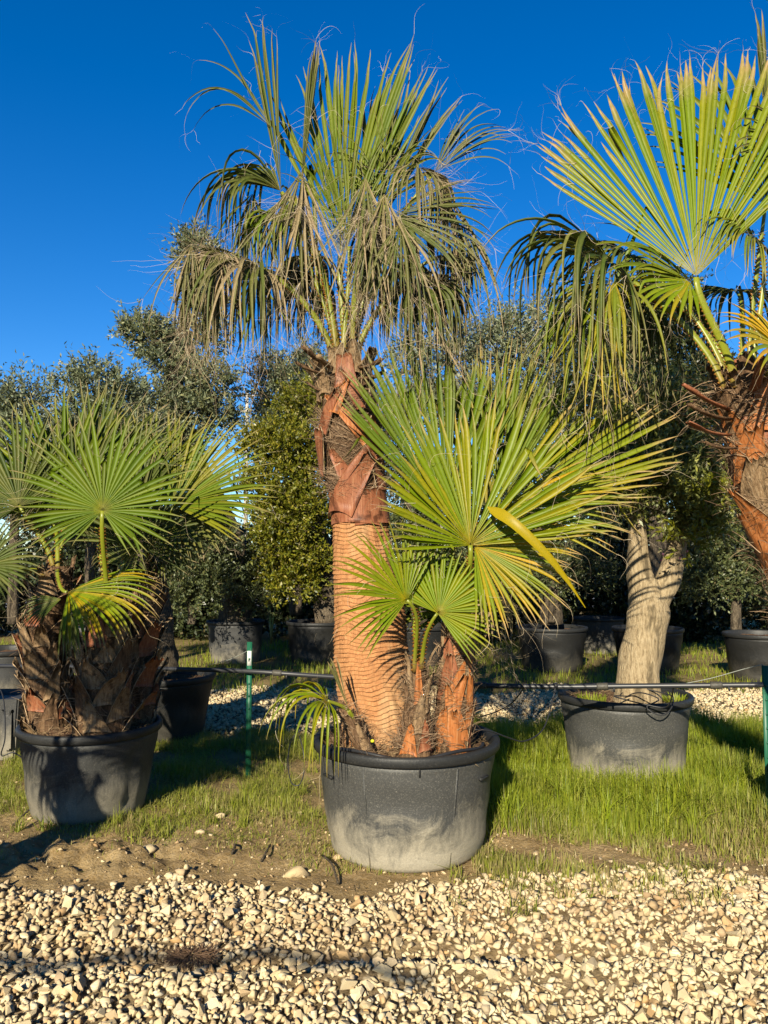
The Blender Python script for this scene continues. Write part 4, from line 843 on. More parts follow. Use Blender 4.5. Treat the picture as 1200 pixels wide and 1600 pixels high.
for i, (hub, tip, face, kw, base) in enumerate([
    (P(1088, 434, 3.72), P(1070, 85, 3.86), (-.25, -1, .10), dict(span=98, nseg=58, wmul=1.06, split=.80, droop=.05, bend=.0, cup=.16, dry=.02, yellow=.10, end_len=.80, jit=.07, mt='palm_bright', pr=(.030, .018), threads=240, thr_len=.2, tipdry=.8, fold=.46), BR(-10, 0, -.12)),
    (P(1080, 440, 3.78), P(990, 462, 3.65), (-.2, -1, .5), dict(span=120, nseg=14, split=.45, droop=.6, bend=.05, dry=.05, yellow=.2, end_len=.8, mt='palm_bright', threads=30), None),
    (P(955, 412, 3.90), P(750, 240, 3.74), (.3, -.5, 1), dict(span=190, wmul=1.0, nseg=46, split=.40, droop=3.6, bend=.55, dry=.06, yellow=.15, mt=D, threads=110, end_len=.9, pr=(.024, .014), thr_len=.3, mess=.55, jit=.18), BR(-24, 10, -.1)),
    (P(960, 440, 3.80), P(790, 480, 3.62), (.3, -.5, 1), dict(span=170, wmul=1.0, nseg=34, split=.34, droop=3.6, bend=.8, jit=.18, dry=.06, yellow=.3, mt='palm', threads=60, end_len=.95, pr=(.024, .014), thr_len=.3, mess=.55), None),
    (P(925, 440, 3.85), P(872, 640, 3.72), (.3, -1, .2), dict(span=56, nseg=20, split=.30, droop=.4, bend=.2, dry=.06, yellow=.25, mt='palm', threads=40, end_len=.85, thr_len=.3, mess=.4, jit=.25, wmul=1.5), None),
    (P(950, 450, 3.80), P(935, 650, 3.65), (.3, -1, .2), dict(span=40, nseg=14, split=.30, droop=.3, bend=.2, dry=.06, yellow=.35, mt='palm_bright', threads=40, end_len=.85, thr_len=.3, mess=.35, jit=.25, wmul=1.7), None),
    (P(1020, 470, 4.2), P(1015, 620, 4.2), (.0, -1, .2), dict(span=80, nseg=26, split=.30, droop=.4, bend=.2, dry=.06, mt=D, threads=60, end_len=.85, thr_len=.3, mess=.45, jit=.3, wmul=1.5), None),
    (P(1085, 442, 3.80), P(930, 345, 3.72), (-.1, -1, .5), dict(span=50, nseg=14, split=.5, droop=1.6, bend=.1, dry=.05, mt='palm', threads=30, end_len=.8, mess=.2, jit=.2), None),
    (P(985, 400, 4.1), P(860, 310, 4.0), (.3, -.5, 1), dict(span=230, nseg=40, split=.34, droop=2.4, bend=.5, dry=.06, yellow=.1, mt=D, threads=60, end_len=.9, thr_len=.3, mess=.25), BR(-20, 0, .05)),
    (P(1040, 460, 4.25), P(960, 400, 4.65), (.1, -.3, 1), dict(span=280, wmul=1.3, nseg=56, split=.32, droop=3.0, bend=.6, dry=.06, yellow=.1, mt=D, threads=60, end_len=.95, thr_len=.3, mess=.3), BR(-10, 0, .1)),
    (P(1196, 320, 4.1), P(1225, 60, 4.2), (-.2, -1, .1), dict(span=140, nseg=34, split=.5, droop=.6, bend=.1, dry=.08, mt='palm', threads=30), BR(10, 0, 0)),
    (P(1180, 372, 3.80), P(1110, 290, 3.6), (.0, -.9, .8), dict(span=220, nseg=36, split=.4, droop=1.8, bend=.3, dry=.12, yellow=.2, mt='palm', threads=80, thr_len=.25, mess=.2), BR(16, 0, -.1)),
    (P(1222, 545, 3.6), P(1145, 505, 3.42), (.0, -1, .6), dict(span=210, nseg=22, split=.4, droop=.5, bend=.1, dry=.12, yellow=.8, mt='palm_bright', threads=24, pthorn=False), BR(30, 0, -.1)),
    (P(1150, 455, 4.4), P(1110, 420, 4.85), (.1, .2, 1), dict(span=260, nseg=40, split=.35, droop=2.6, bend=.5, dry=.1, mt=D, threads=40, mess=.25), BR(0, 0, .15)),
    (P(1205, 250, 3.95), P(1186, 15, 4.0), (-.5, -1, 0), dict(span=12, nseg=6, split=.7, droop=.03, bend=.0, dry=.12, mt=D, fold=1.2, threads=8), None),
    (P(1240, 250, 3.8), P(1160, 160, 3.7), (-.2, -1, .3), dict(span=100, nseg=12, split=.4, droop=.7, bend=.1, dry=.12, mt=D, threads=14), None),
]):
    fan_leaf(rp, base, hub, tip, face, seed=i + 160, **kw)
# its pot and soil, just outside the frame
make_pot(float(tr_.p[0][0]), Yr, .5, .4, .60, 'black pot of the leaning palm just beyond the right edge', 'pot', .07, litter=0)

# ================================================================== left clump: three palms
def clump(name_label, Yc, rows, boots_n, seed, mset):
    t = prof(rows, Yc); o = thing('fan_palm', t.p[0], name_label, 'palm tree', 'short palms growing together in the left pot'); r = np.random.RandomState(seed)
    z0, z1 = t.p[0][2], t.p[-1][2]; trunk_mesh(o, t, z0, z1, 'boot_brown', 40, 44, rough=.01, seed=seed)
    for k in range(boots_n):
        f = (k + .3) / boots_n; deg = (k * 137.5) % 360 - 180
        boot(o, t, z0 + (z1 - z0) * f * .90 - .02, r.uniform(.12, .24), A_(deg), r.uniform(.4, .8), mset[r.randint(0, len(mset))], r.uniform(.005, .085), r.uniform(.05, .3), r.uniform(-.5, .5), .010, .012, seed * 50 + k, rag=.03, curl=.02)
    trunk_fibre(o, t, z0, z1, 1200, seed, .10, .010, 1.0, spread=.35, w=.0028)
    return o, t
ms = ['boot_tan', 'boot_brown', 'boot_tan', 'boot_red', 'boot_tan']
pa, ta = clump('left palm of the clump, tan trunk, its low fan catching the sun', 4.92, [(1158, 82, 31), (1100, 78, 29), (1040, 70, 27), (970, 66, 27), (920, 84, 24), (885, 92, 16)], 40, 31, ms)
pb, tb = clump('middle palm of the clump, short trunk with the bright round front fan', 4.80, [(1150, 158, 38), (1100, 160, 37), (1040, 164, 35), (990, 168, 30), (955, 168, 18)], 36, 32, ms)
pc, tc_ = clump('right palm of the clump, shaded trunk with fans reaching right', 5.12, [(1135, 208, 30), (1080, 211, 29), (1000, 214, 27), (930, 222, 23), (880, 228, 15)], 40, 33, ms)
for o, L in ((pa, [
        (P(100, 790, 5.1), P(62, 600, 5.2), (.1, -1, .1), dict(span=180, end_len=.7, nseg=44, split=.48, droop=.12, dry=.02, mt='palm', threads=30), P(92, 890, 4.92)),
        (P(30, 790, 4.9), P(-45, 640, 4.9), (.3, -1, .1), dict(span=210, nseg=40, split=.45, droop=.2, dry=.04, mt=D, threads=30), P(84, 890, 4.92)),
        (P(105, 925, 4.60), P(242, 925, 4.38), (-.3, -.55, 1), dict(span=110, nseg=24, split=.48, droop=.5, bend=.22, dry=.04, yellow=.35, mt='palm_bright', threads=20, tipdry=1.0, end_len=.85), P(88, 895, 4.85)),
        (P(98, 935, 4.60), P(20, 960, 4.5), (.3, -.6, 1), dict(span=90, nseg=14, split=.45, droop=.4, bend=.1, dry=.04, mt='palm_dull', threads=10, end_len=.85), None),
        (P(102, 938, 4.58), P(110, 1035, 4.55), (0, -1, .3), dict(span=40, nseg=9, split=.5, droop=.2, bend=.2, dry=.04, mt='palm_dull', threads=8, end_len=.95), None),
        (P(-25, 885, 4.6), P(60, 838, 4.6), (0, -1, .3), dict(span=200, nseg=28, split=.45, droop=.3, dry=.04, mt=D, threads=10), P(70, 900, 4.8)),
        (P(85, 820, 4.85), P(60, 760, 4.6), (0, -.7, 1), dict(span=240, nseg=34, split=.4, droop=.8, bend=.2, dry=.06, mt='palm_dull', threads=50, thr_len=.25), P(90, 890, 4.9))]),
    (pb, [
        (P(160, 798, 4.45), P(172, 640, 4.50), (.1, -1, .12), dict(span=290, nseg=46, split=.50, droop=.14, dry=.02, mt='palm', threads=40, end_len=.50, yellow=.05, jit=.09, pr=(.018, .012)), P(168, 960, 4.72)),
        (P(150, 745, 5.3), P(180, 588, 5.4), (.1, -1, .0), dict(span=150, nseg=34, split=.5, droop=.1, dry=.02, mt=D, threads=16), P(166, 955, 4.9)),
        (P(190, 880, 4.95), P(215, 800, 4.8), (.1, -.8, .8), dict(span=240, nseg=34, split=.4, droop=1.2, bend=.2, dry=.08, mt='palm_dull', threads=40, thr_len=.2), P(168, 960, 4.9)),
        (P(120, 810, 4.98), P(118, 640, 5.0), (.1, -1, .1), dict(span=110, nseg=28, split=.5, droop=.1, dry=.04, mt=D, threads=20, jit=.12), None),
        (P(205, 800, 5.05), P(232, 640, 5.1), (-.3, -1, .1), dict(span=100, nseg=26, split=.5, droop=.1, dry=.04, mt=D, threads=20, jit=.12), None),
        (P(205, 850, 4.95), P(250, 700, 5.0), (.1, -1, .2), dict(span=200, nseg=36, split=.45, droop=.2, dry=.05, mt='palm_dull', threads=20), P(170, 960, 4.9))]),
    (pc, [
        (P(272, 792, 4.95), P(392, 655, 4.95), (-.4, -1, .2), dict(span=150, jit=.1, nseg=40, split=.5, droop=.15, dry=.03, yellow=.2, mt='palm', threads=40, end_len=.75), P(226, 885, 5.1)),
        (P(235, 770, 5.45), P(268, 635, 5.5), (.1, -1, .0), dict(span=190, nseg=38, split=.5, droop=.12, dry=.03, mt='palm', threads=20), P(226, 885, 5.2)),
        (P(250, 860, 5.2), P(300, 870, 5.0), (.1, -.8, .8), dict(span=240, nseg=34, split=.4, droop=1.4, bend=.2, dry=.08, mt='palm_dull', threads=40, thr_len=.2), P(228, 890, 5.1)),
        (P(275, 815, 5.05), P(350, 835, 4.85), (.0, -.7, 1), dict(span=220, nseg=34, split=.45, droop=.5, bend=.15, dry=.06, yellow=.2, mt=D, threads=30), P(230, 885, 5.1)),
        (P(300, 790, 5.3), P(385, 790, 5.4), (.0, -1, .4), dict(span=200, nseg=34, split=.45, droop=.5, bend=.1, dry=.06, yellow=.3, mt='palm', threads=30), P(232, 885, 5.2))])):
    for i, (hub, tip, face, kw, base) in enumerate(L): fan_leaf(o, base, hub, tip, face, seed=int(hub[0] * 100) % 500 + i * 7 + 300, **kw)

def copy_tree(o, parent=None):
    c = o.copy(); col.objects.link(c); c.parent = parent
    for ch in list(o.children): copy_tree(ch, c)
    return c
for src, loc, rz, lab in ((tall, (-3.75, 4.6, .45), 1.3, 'unseen tall fan palm added beyond the left edge to shade the back row'), (pa, (-2.50, 2.30, .42), 2.6, 'unseen short palm added across the drive to shade the left pot')):  # palm copies added out of view to cast shade into the yard
    c = copy_tree(src); c.location = loc; c.rotation_euler = (0, 0, rz); c['label'] = lab; del c['group']
make_pot(-3.75, 4.6, .5, .4, .55, 'black pot of the unseen tall palm added beyond the left edge', 'pot', .07, litter=0)
make_pot(-2.50, 2.30, .42, .33, .52, 'black pot of the unseen short palm added across the drive', 'pot', .07, litter=0)

# ------------------------------------------------------------------ leafy trees
def crown_mesh(parent, blobs, nshoot, leaf_l, leaf_w, m, seed, shoot=(.15, .35), nleaf=16, upb=.6, yellow=.1, bright=.5, squash=.85, name='crown'):
    r = np.random.RandomState(seed); wts = np.array([b[1] ** 2 for b in blobs]); wts /= wts.sum(); bi = r.choice(len(blobs), nshoot, p=wts)
    C = np.array([b[0] for b in blobs])[bi]; Rb = np.array([b[1] for b in blobs])[bi]
    dirs = nrm(r.normal(0, 1, (nshoot, 3)) * np.array((1, 1, squash)) + np.array((0, -.15, .12)))
    lump = 1 + .22 * np.sin(dirs[:, 0] * 5 + bi) * np.sin(dirs[:, 2] * 6 + bi * 2)
    st = C + dirs * (Rb * lump * r.uniform(.15, 1.0, nshoot) ** .6)[:, None] * np.array((1, 1, squash))
    sdv = nrm(dirs * .7 + np.array((0, 0, upb)) + r.normal(0, .38, (nshoot, 3))); sl = r.uniform(shoot[0], shoot[1], nshoot)
    # leaves along every shoot
    t = np.tile(np.linspace(.08, 1, nleaf), (nshoot, 1)) + r.normal(0, .03, (nshoot, nleaf))
    ccurve = r.normal(0, .18, (nshoot, 3))[:, None, :] * (t[..., None] ** 2)
    pos = st[:, None] + (sdv[:, None] * t[..., None] + ccurve) * sl[:, None, None]
    d = nrm(sdv[:, None] * .75 + r.normal(0, .62, (nshoot, nleaf, 3)))
    N = nshoot * nleaf; pos = pos.reshape(N, 3); d = d.reshape(N, 3); s = nrm(np.cross(d, r.normal(0, 1, (N, 3)))); L = (leaf_l * r.uniform(.65, 1.25, N))[:, None]; W = (leaf_w * r.uniform(.7, 1.2, N))[:, None]
    bn = nrm(np.cross(d, s)) * L * .08
    V = np.stack([pos, pos + d * L * .45 + s * W - bn, pos + d * L, pos + d * L * .45 - s * W - bn], 1)
    F = (np.arange(N)[:, None] * 4 + np.arange(4)[None])
    T = np.zeros((N, 4, 3)); T[:, :, 1] = (np.clip(r.normal(bright, .28, N), 0, 1))[:, None]; T[:, :, 2] = (r.uniform(0, 1, N) ** 3 * yellow * 3)[:, None]; T[:, :, 0] = ((r.uniform(0, 1, N) < .03) * .8)[:, None]
    return build(name, V.reshape(-1, 3), F, M[m], parent, False, T.reshape(-1, 3)), st, sdv, sl
def tree(label, base, trunk_pts, trunk_r, blobs, nshoot, ll, lw, m, seed, bark_m='bark_dark', group=None, name='olive_tree', limbs=True, **kw):
    o = thing(name, base, label, 'tree', group); r = np.random.RandomState(seed)
    if len(trunk_pts):
        p = smooth_path(trunk_pts, 26); rad = np.interp(np.linspace(0, 1, 26), np.linspace(0, 1, len(trunk_r)), trunk_r)
        V, F = tube(p, rad, 20); k = 20 * 26
        V[:k] += nrm(V[:k] - np.repeat(p, 20, axis=0)) * (np.repeat(rad, 20) * .13 * noise2(np.arange(k) % 20 * .9, np.repeat(np.arange(26), 20) * .45, 1, seed))[:, None]
        build('trunk', V, [tuple(dict.fromkeys(f)) for f in F.tolist()], M[bark_m], o)
        top = p[-1]
    else: top = np.asarray(base, float)
    _, st, sdv, sl = crown_mesh(o, blobs, nshoot, ll, lw, m, seed, **kw)
    if limbs:
        acc = Acc()
        for (c, rb) in blobs:
            c = np.asarray(c, float); q = bez(top, top + (c - top) * .3 + (0, 0, .05), c - (0, 0, rb * .4), c + r.normal(0, .1, 3) * rb, 7); rt = trunk_r[-1] if len(trunk_pts) else .03
            V, F = tube(q, np.linspace(rt * .62, rt * .2, 7), 6); acc.add(V, F)
            for j in range(7):
                e = c + nrm(r.normal(0, 1, 3)) * rb * .8; V, F = tube(bez(q[4], q[5], (q[5] + e) / 2 + (0, 0, .03), e, 5), np.linspace(rt * .16, .003, 5), 4); acc.add(V, F)
        pick = r.choice(len(st), min(260, len(st)), replace=False); e = st[pick] + sdv[pick] * sl[pick][:, None]
        V, F = ribbons(st[pick], sdv[pick], sl[pick], .006, 5, .1, 0, seed); acc.add(V, F)
        fo = np.vstack(acc.f); build('branches', np.vstack(acc.v), fo, M[bark_m], o, True)
    return o
# the pale forked olive in its own pot
ob = np.array((OPX, OPY, .5))
ol = thing('olive_tree', P(1000, 1070, 5.72), 'olive tree with smooth pale forked trunk in the pot standing in tall grass', 'tree')
def limb(name, pts, rad, m, parent, k=22, seed=0, rough=.06, n=30):
    p = smooth_path(pts, n); rr = np.interp(np.linspace(0, 1, n), np.linspace(0, 1, len(rad)), rad); V, F = tube(p, rr, k); c = k * n
    V[:c] += nrm(V[:c] - np.repeat(p, k, axis=0)) * (np.repeat(rr, k) * rough * noise2(np.cos(np.arange(c) % k / k * 6.283) * 2, np.repeat(np.arange(n), k) * .28 + np.sin(np.arange(c) % k / k * 6.283), 1, seed))[:, None]
    return build(name, V, [tuple(dict.fromkeys(f)) for f in F.tolist()], M[m], parent)
Yo = 5.62; sc_ = Yo / FPX
limb('trunk', [P(996, 1125, Yo), P(997, 1048, Yo), P(1008, 990, Yo), P(1013, 955, Yo), P(1008, 925, Yo), P(999, 897, Yo), P(997, 850, Yo), P(995, 800, Yo), P(1002, 760, Yo + .05)], np.array([42, 31, 30, 32, 26, 19, 15, 12, 9]) * sc_, 'bark_pale', ol, seed=2, n=44, rough=.05)
limb('limb', [P(1012, 990, Yo + .02), P(1024, 945, Yo), P(1044, 905, Yo), P(1056, 860, Yo), P(1064, 820, Yo), P(1080, 770, Yo)], np.array([8, 20, 19, 15, 12, 8]) * sc_, 'bark_pale', ol, seed=4, n=34, rough=.05)
blobs = [(P(1010, 640, 5.9), .26), (P(1080, 660, 5.9), .25), (P(1120, 770, 5.6), .22), (P(1095, 820, 5.5), .15), (P(1000, 745, 5.6), .26), (P(1050, 770, 5.5), .22), (P(960, 730, 5.8), .25), (P(1085, 730, 5.7), .25), (P(1030, 690, 5.8), .28), (P(975, 680, 5.9), .22), (P(1085, 815, 5.5), .12), (P(975, 780, 5.75), .14)]
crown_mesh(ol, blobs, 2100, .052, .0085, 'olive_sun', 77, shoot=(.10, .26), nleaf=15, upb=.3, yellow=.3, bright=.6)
crown_mesh(ol, [(P(1068, 850, 5.35), .10), (P(1095, 770, 5.3), .13), (P(1000, 770, 5.4), .10)], 70, .055, .009, 'bush', 78, shoot=(.08, .18), nleaf=14, upb=.1, bright=.9, name='sunlit_sprigs')
acc = Acc(); r = np.random.RandomState(8)
for c, rb in blobs:
    c0 = P(1002, 765, Yo) if c[0] < P(1030, 700, Yo)[0] else P(1070, 785, Yo)
    for j in range(8):
        e = np.asarray(c) + nrm(r.normal(0, 1, 3)) * rb * .9; V, F = tube(bez(c0, c0 + (0, 0, .1), np.asarray(c), e, 7), np.linspace(.022, .003, 7), 5); acc.add(V, F)
build('branches', np.vstack(acc.v), np.vstack(acc.f), M['bark_dark'], ol)
acc = Acc()
for (px, py) in [(1062, 872), (1066, 868), (1074, 862), (1036, 866), (1033, 875)]:
    V, F = lathe([(.0005, -.009), (.006, -.005), (.0075, 0), (.006, .006), (.0005, .009)], P(px, py, 5.3), 10); acc.add(V, F)
build('olive_fruit', np.vstack(acc.v), np.vstack(acc.f), M['fruit'], ol)

def B(l): return [(P(px, py, Y_), rad) for (px, py, Y_, rad) in l]
def TP(l): return [P(px, py, Y_) for (px, py, Y_) in l]
zb = lambda Y_: gh(0, Y_)
gt = 'potted trees in the shaded back row'
tree('tall old olive with gnarled thick trunk and tufts above the left palm clump', P(368, 975, 12.3), TP([(368, 985, 12.3), (366, 940, 12.3), (360, 890, 12.3), (362, 850, 12.3), (330, 780, 12.3), (290, 690, 12.4), (272, 600, 12.4), (285, 520, 12.4)]), [.30, .22, .2, .22, .2, .18, .16, .12],
     B([(240, 535, 12.3, .40), (215, 520, 12.3, .25), (262, 570, 12.2, .3), (310, 400, 12.5, .32), (315, 470, 12.5, .36), (295, 385, 12.5, .2), (330, 600, 12.2, .40), (300, 640, 12.2, .40), (245, 640, 12.4, .42), (270, 700, 12.3, .5), (340, 660, 12.3, .35), (330, 530, 12.5, .3)]), 1900, .08, .014, 'olive_grey', 201, group=gt, yellow=.25, bright=.4)
tree('small silvery olive bush peeping over the left palm fans', P(140, 930, 10.5), TP([(140, 960, 10.5), (142, 850, 10.5), (150, 740, 10.5)]), [.08, .06, .05],
     B([(150, 600, 10.5, .28), (110, 610, 10.5, .22), (190, 620, 10.5, .25), (160, 660, 10.5, .4), (100, 680, 10.5, .35), (215, 680, 10.5, .3)]), 900, .065, .012, 'olive_grey', 202, group=gt, bright=.55)
tree('thin upright olive shoots at the left edge behind the palm fans', P(20, 960, 9.0), TP([(20, 975, 9.0), (22, 850, 9.0), (25, 720, 9.0)]), [.06, .05, .04],
     B([(15, 640, 9, .22), (45, 640, 9, .2), (-10, 660, 9, .25), (30, 700, 9, .35), (-20, 760, 9, .4), (60, 760, 9, .35)]), 1000, .06, .010, 'olive_grey', 203, group=gt, bright=.6, upb=1.2, shoot=(.2, .5))
tree('full leafy green bush tree just left of the tall palm trunk', P(500, 965, 12.2), TP([(510, 975, 12.2), (508, 900, 12.2), (500, 840, 12.2), (480, 760, 12.2)]), [.19, .16, .15, .09],
     B([(450, 700, 12, .52), (480, 640, 12.2, .42), (430, 760, 11.9, .5), (470, 800, 11.8, .5), (440, 850, 11.8, .45), (500, 740, 12.2, .4), (455, 910, 11.8, .40), (405, 700, 12, .3), (480, 880, 11.9, .35), (430, 810, 11.9, .3)]), 3300, .060, .014, 'bush', 204, group=gt, yellow=.35, bright=.5, shoot=(.12, .34))
tree('blue grey foliage tree high behind the upper part of the tall palm trunk', P(460, 960, 14.5), TP([(462, 960, 14.5), (465, 800, 14.5), (468, 660, 14.5)]), [.12, .1, .08],
     B([(460, 600, 14.5, .50), (430, 620, 14.5, .4), (490, 590, 14.5, .45), (420, 580, 14.5, .3), (480, 560, 14.5, .25), (440, 660, 14.4, .5), (500, 640, 14.5, .5)]), 1300, .08, .014, 'olive_grey', 205, group=gt, bright=.4)
tree('low bush tree in shade below the right fans of the left clump', P(300, 960, 11.4), TP([(300, 975, 11.4), (300, 900, 11.4)]), [.06, .05],
     B([(300, 880, 11.4, .45), (270, 840, 11.4, .4), (335, 850, 11.2, .32), (320, 910, 11.2, .4), (280, 930, 11.3, .35), (395, 900, 11.9, .3), (400, 940, 11.9, .25)]), 1900, .055, .012, 'olive', 206, group=gt, bright=.5)
tree('silvery olive tree behind the top of the big yellow green fan', P(860, 960, 11.4), TP([(862, 975, 11.4), (855, 880, 11.4), (830, 780, 11.4), (800, 680, 11.4)]), [.16, .12, .1, .07],
     B([(640, 570, 11.5, .3), (700, 560, 11.5, .45), (770, 550, 11.3, .45), (830, 570, 11.2, .48), (880, 540, 11.2, .4), (800, 520, 11.3, .3), (750, 640, 11.3, .5), (830, 650, 11.2, .5), (880, 640, 11.2, .45), (680, 640, 11.5, .45), (620, 650, 11.5, .35), (860, 500, 11.3, .25), (900, 720, 11.2, .5), (850, 760, 11.2, .5)]), 3300, .068, .012, 'olive_grey', 207, group=gt, bright=.65, shoot=(.18, .5))
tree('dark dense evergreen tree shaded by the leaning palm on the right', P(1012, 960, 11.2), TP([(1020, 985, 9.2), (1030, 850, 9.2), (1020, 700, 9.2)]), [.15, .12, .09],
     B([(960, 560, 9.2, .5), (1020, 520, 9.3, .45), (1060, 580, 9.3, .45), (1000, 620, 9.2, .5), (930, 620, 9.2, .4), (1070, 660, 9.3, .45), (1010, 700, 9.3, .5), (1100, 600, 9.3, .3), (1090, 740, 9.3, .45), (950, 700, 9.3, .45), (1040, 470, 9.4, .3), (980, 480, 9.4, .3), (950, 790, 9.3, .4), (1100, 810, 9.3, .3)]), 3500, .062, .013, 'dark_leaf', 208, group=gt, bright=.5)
tree('low bush with sunlit leaves beneath the leaning palm at the right', P(1150, 960, 12), TP([(1150, 985, 12), (1150, 900, 12)]), [.08, .06],
     B([(1150, 850, 12, .5), (1100, 860, 12, .4), (1190, 830, 12, .45), (1170, 900, 12, .4), (1110, 910, 12, .4), (1230, 880, 12, .5)]), 2000, .06, .014, 'olive', 209, group=gt, bright=.55)
tree('sparse twiggy bush in the dark pot behind the lower right fan tips', P(862, 960, 11.2), TP([(862, 972, 11.2), (862, 900, 11.2)]), [.05, .04],
     B([(860, 900, 11.2, .35), (800, 880, 11.3, .35), (900, 880, 11.2, .3), (760, 900, 11.3, .3), (930, 900, 11.6, .3)]), 1100, .05, .009, 'olive', 210, group=gt, bright=.4)
tree('dark tree in shade hidden behind the tall palm trunk', P(655, 960, 11.6), TP([(655, 975, 11.6), (650, 850, 11.6), (640, 760, 11.6)]), [.12, .1, .08],
     B([(640, 760, 11.6, .5), (600, 700, 11.7, .4), (700, 760, 11.6, .5), (620, 850, 11.6, .5), (700, 860, 11.6, .5), (760, 800, 11.6, .5)]), 2200, .06, .012, 'olive', 211, group=gt, bright=.4)
tree('shaded olive rising from the pot behind the left palm clump', P(250, 1040, 7.0), TP([(252, 1050, 7.0), (250, 1000, 7.0), (245, 930, 7.0), (225, 850, 7.05), (200, 790, 7.1)]), [.16, .13, .10, .08, .06],
     B([(180, 740, 7.2, .3), (120, 760, 7.3, .3), (230, 780, 7.2, .25), (70, 800, 7.3, .3), (160, 830, 7.3, .3)]), 900, .05, .009, 'olive', 212, group=gt, bright=.45)
# far hedge trees closing the back of the yard
hz = [(-60, 16, 2.4), (60, 17, 2.7), (165, 15.5, 2.3), (255, 17, 2.6), (335, 16, 1.9), (468, 16.5, 2.2), (560, 15.5, 2.6), (650, 17, 2.5), (740, 15.5, 2.4), (830, 17, 2.6), (920, 15.5, 2.7), (1010, 17, 2.8), (1100, 15.5, 2.2), (1190, 17, 2.3), (1290, 15.5, 2.6)]
hlab = ['beyond the left edge', 'far behind the left clump', 'behind the round front fan', 'far behind the right fans of the clump', 'just left of the road gap', 'right of the road gap', 'behind the tall palm trunk', 'behind the left side of the big fan', 'behind the middle of the big fan',
        'far behind the silvery olive', 'behind the pale olive trunk left side', 'behind the pale olive trunk right side', 'beside the leaning palm', 'behind the leaning palm trunk', 'beyond the right edge']
for i, (px, Y_, h) in enumerate(hz):
    c = P(px, 870, Y_); bl = []; r = np.random.RandomState(300 + i)
    for k in range(9): bl.append(((c[0] + r.uniform(-.85, .85), Y_ + r.uniform(-.4, .4), .2 + (h - .5) * k / 8), r.uniform(.5, .8)))
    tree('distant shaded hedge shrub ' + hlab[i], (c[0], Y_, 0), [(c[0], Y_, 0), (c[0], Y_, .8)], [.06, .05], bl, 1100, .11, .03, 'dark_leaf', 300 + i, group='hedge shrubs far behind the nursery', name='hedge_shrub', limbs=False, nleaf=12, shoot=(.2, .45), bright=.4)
# young pale palm seen in the gap
gp = P(425, 880, 14.0); gpo = thing('fan_palm', (gp[0], 14.0, 0), 'small pale yellow palm far back in the gap left of the bush tree', 'palm tree')
for i, (tx, ty) in enumerate([(400, 850), (440, 830), (455, 870)]):
    fan_leaf(gpo, (gp[0], 14.0, .1), P(425, 885, 14 + i * .1), P(tx, ty, 13.8), (0, -1, .3), seed=400 + i, span=170, nseg=18, split=.4, droop=.3, mt='palm_bright', yellow=.5, threads=0, pthorn=False)
road = build('road', [(-80, 26, .05), (80, 26, .05), (80, 34, .05), (-80, 34, .05)], np.array([[0, 1, 2, 3]]), M['asphalt'], None, False); tag(road, 'pale far road seen through the gap', None, None, 'structure')

# ------------------------------------------------------------------ posts, pipe, tubes
def post(px, Y_, zt, zb_, w, label, lab_y=None):
    b = P(px, 1000, Y_); t = thing('green_post', (b[0], Y_, 0), label, 'post', 'green metal posts carrying the pipe')
    h = zt; g = w * .5; th = .004
    # open T profile
    def box(x0, x1, y0, y1, z0, z1): 
        v = [(b[0] + x, Y_ + y, z) for z in (z0, z1) for (x, y) in ((x0, y0), (x1, y0), (x1, y1), (x0, y1))]
        return v, [(0, 3, 2, 1), (4, 5, 6, 7), (0, 1, 5, 4), (1, 2, 6, 5), (2, 3, 7, 6), (3, 0, 4, 7)]
    acc = Acc(); v, f = box(-g, g, 0, th, -.1, h); acc.add(v, f); v, f = box(-th / 2, th / 2, th, th + w * .8, -.1, h - .001); acc.add(v, f)
    for k in range(9):
        z = .12 + k * (h - .16) / 9; v, f = box(-.006, .006, -.006, -.0005, z, z + .012); acc.add(v, f)
    build('post_shaft', np.vstack(acc.v), np.vstack(acc.f), M['green'], t, False)
    if lab_y:
        v, f = box(-g * .8, g * .8, -.0025, -.0005, lab_y[0], lab_y[1]); build('label_strip', v, np.array(f), M['white'], t, False)
        v, f = box(-g * .35, g * .1, -.0035, -.0028, lab_y[0] + .03, lab_y[0] + .055); build('label_print', v, np.array(f), M['pipe'], t, False)
    return t
p1 = P(390, 1003, 5.72); post(390, 5.72, p1[2], 0, .038, 'green metal post with a white label between the left clump and the big pot', (P(0, 1040, 5.72)[2], P(0, 1017, 5.72)[2]))
p2 = P(1194, 1040, 4.72); post(1194, 4.72, p2[2], 0, .04, 'green metal post at the right edge where the pipe ends')
pl = smooth_path([P(-60, 1040, 6.4), P(120, 1042, 6.15), P(262, 1045, 5.9), P(390, 1049, 5.68), P(480, 1055, 5.6), P(620, 1064, 5.40), P(760, 1071, 5.15), P(870, 1073, 5.02), P(975, 1072, 4.92), P(1090, 1071, 4.80), P(1192, 1070, 4.70)], 70)
o = tube_obj('irrigation_pipe', pl, .0165, M['pipe'], None, 10, loc=pl[0]); tag(o, 'long black irrigation pipe running behind the big pot and across the olive pot', 'pipe')
def ring_at(t_, i): return t_
for q in (390, 1186): pass
for (px, py, Y_, lab) in [(868, 1072, 5.02, 'black tie clip on the pipe left of the olive pot'), ]:
    c = P(px, py, Y_); o = tube_obj('pipe_clip', [c + (-.012, 0, 0), c + (.012, 0, 0)], .021, M['tube'], None, 10, loc=c); tag(o, lab, 'clip')
def dtube(pts, label, r0=.0045, n=40):
    p = smooth_path(pts, n); o = tube_obj('drip_tube', p, r0, M['tube'], None, 6, loc=p[0]); tag(o, label, 'drip tube', 'thin black drip tubes')
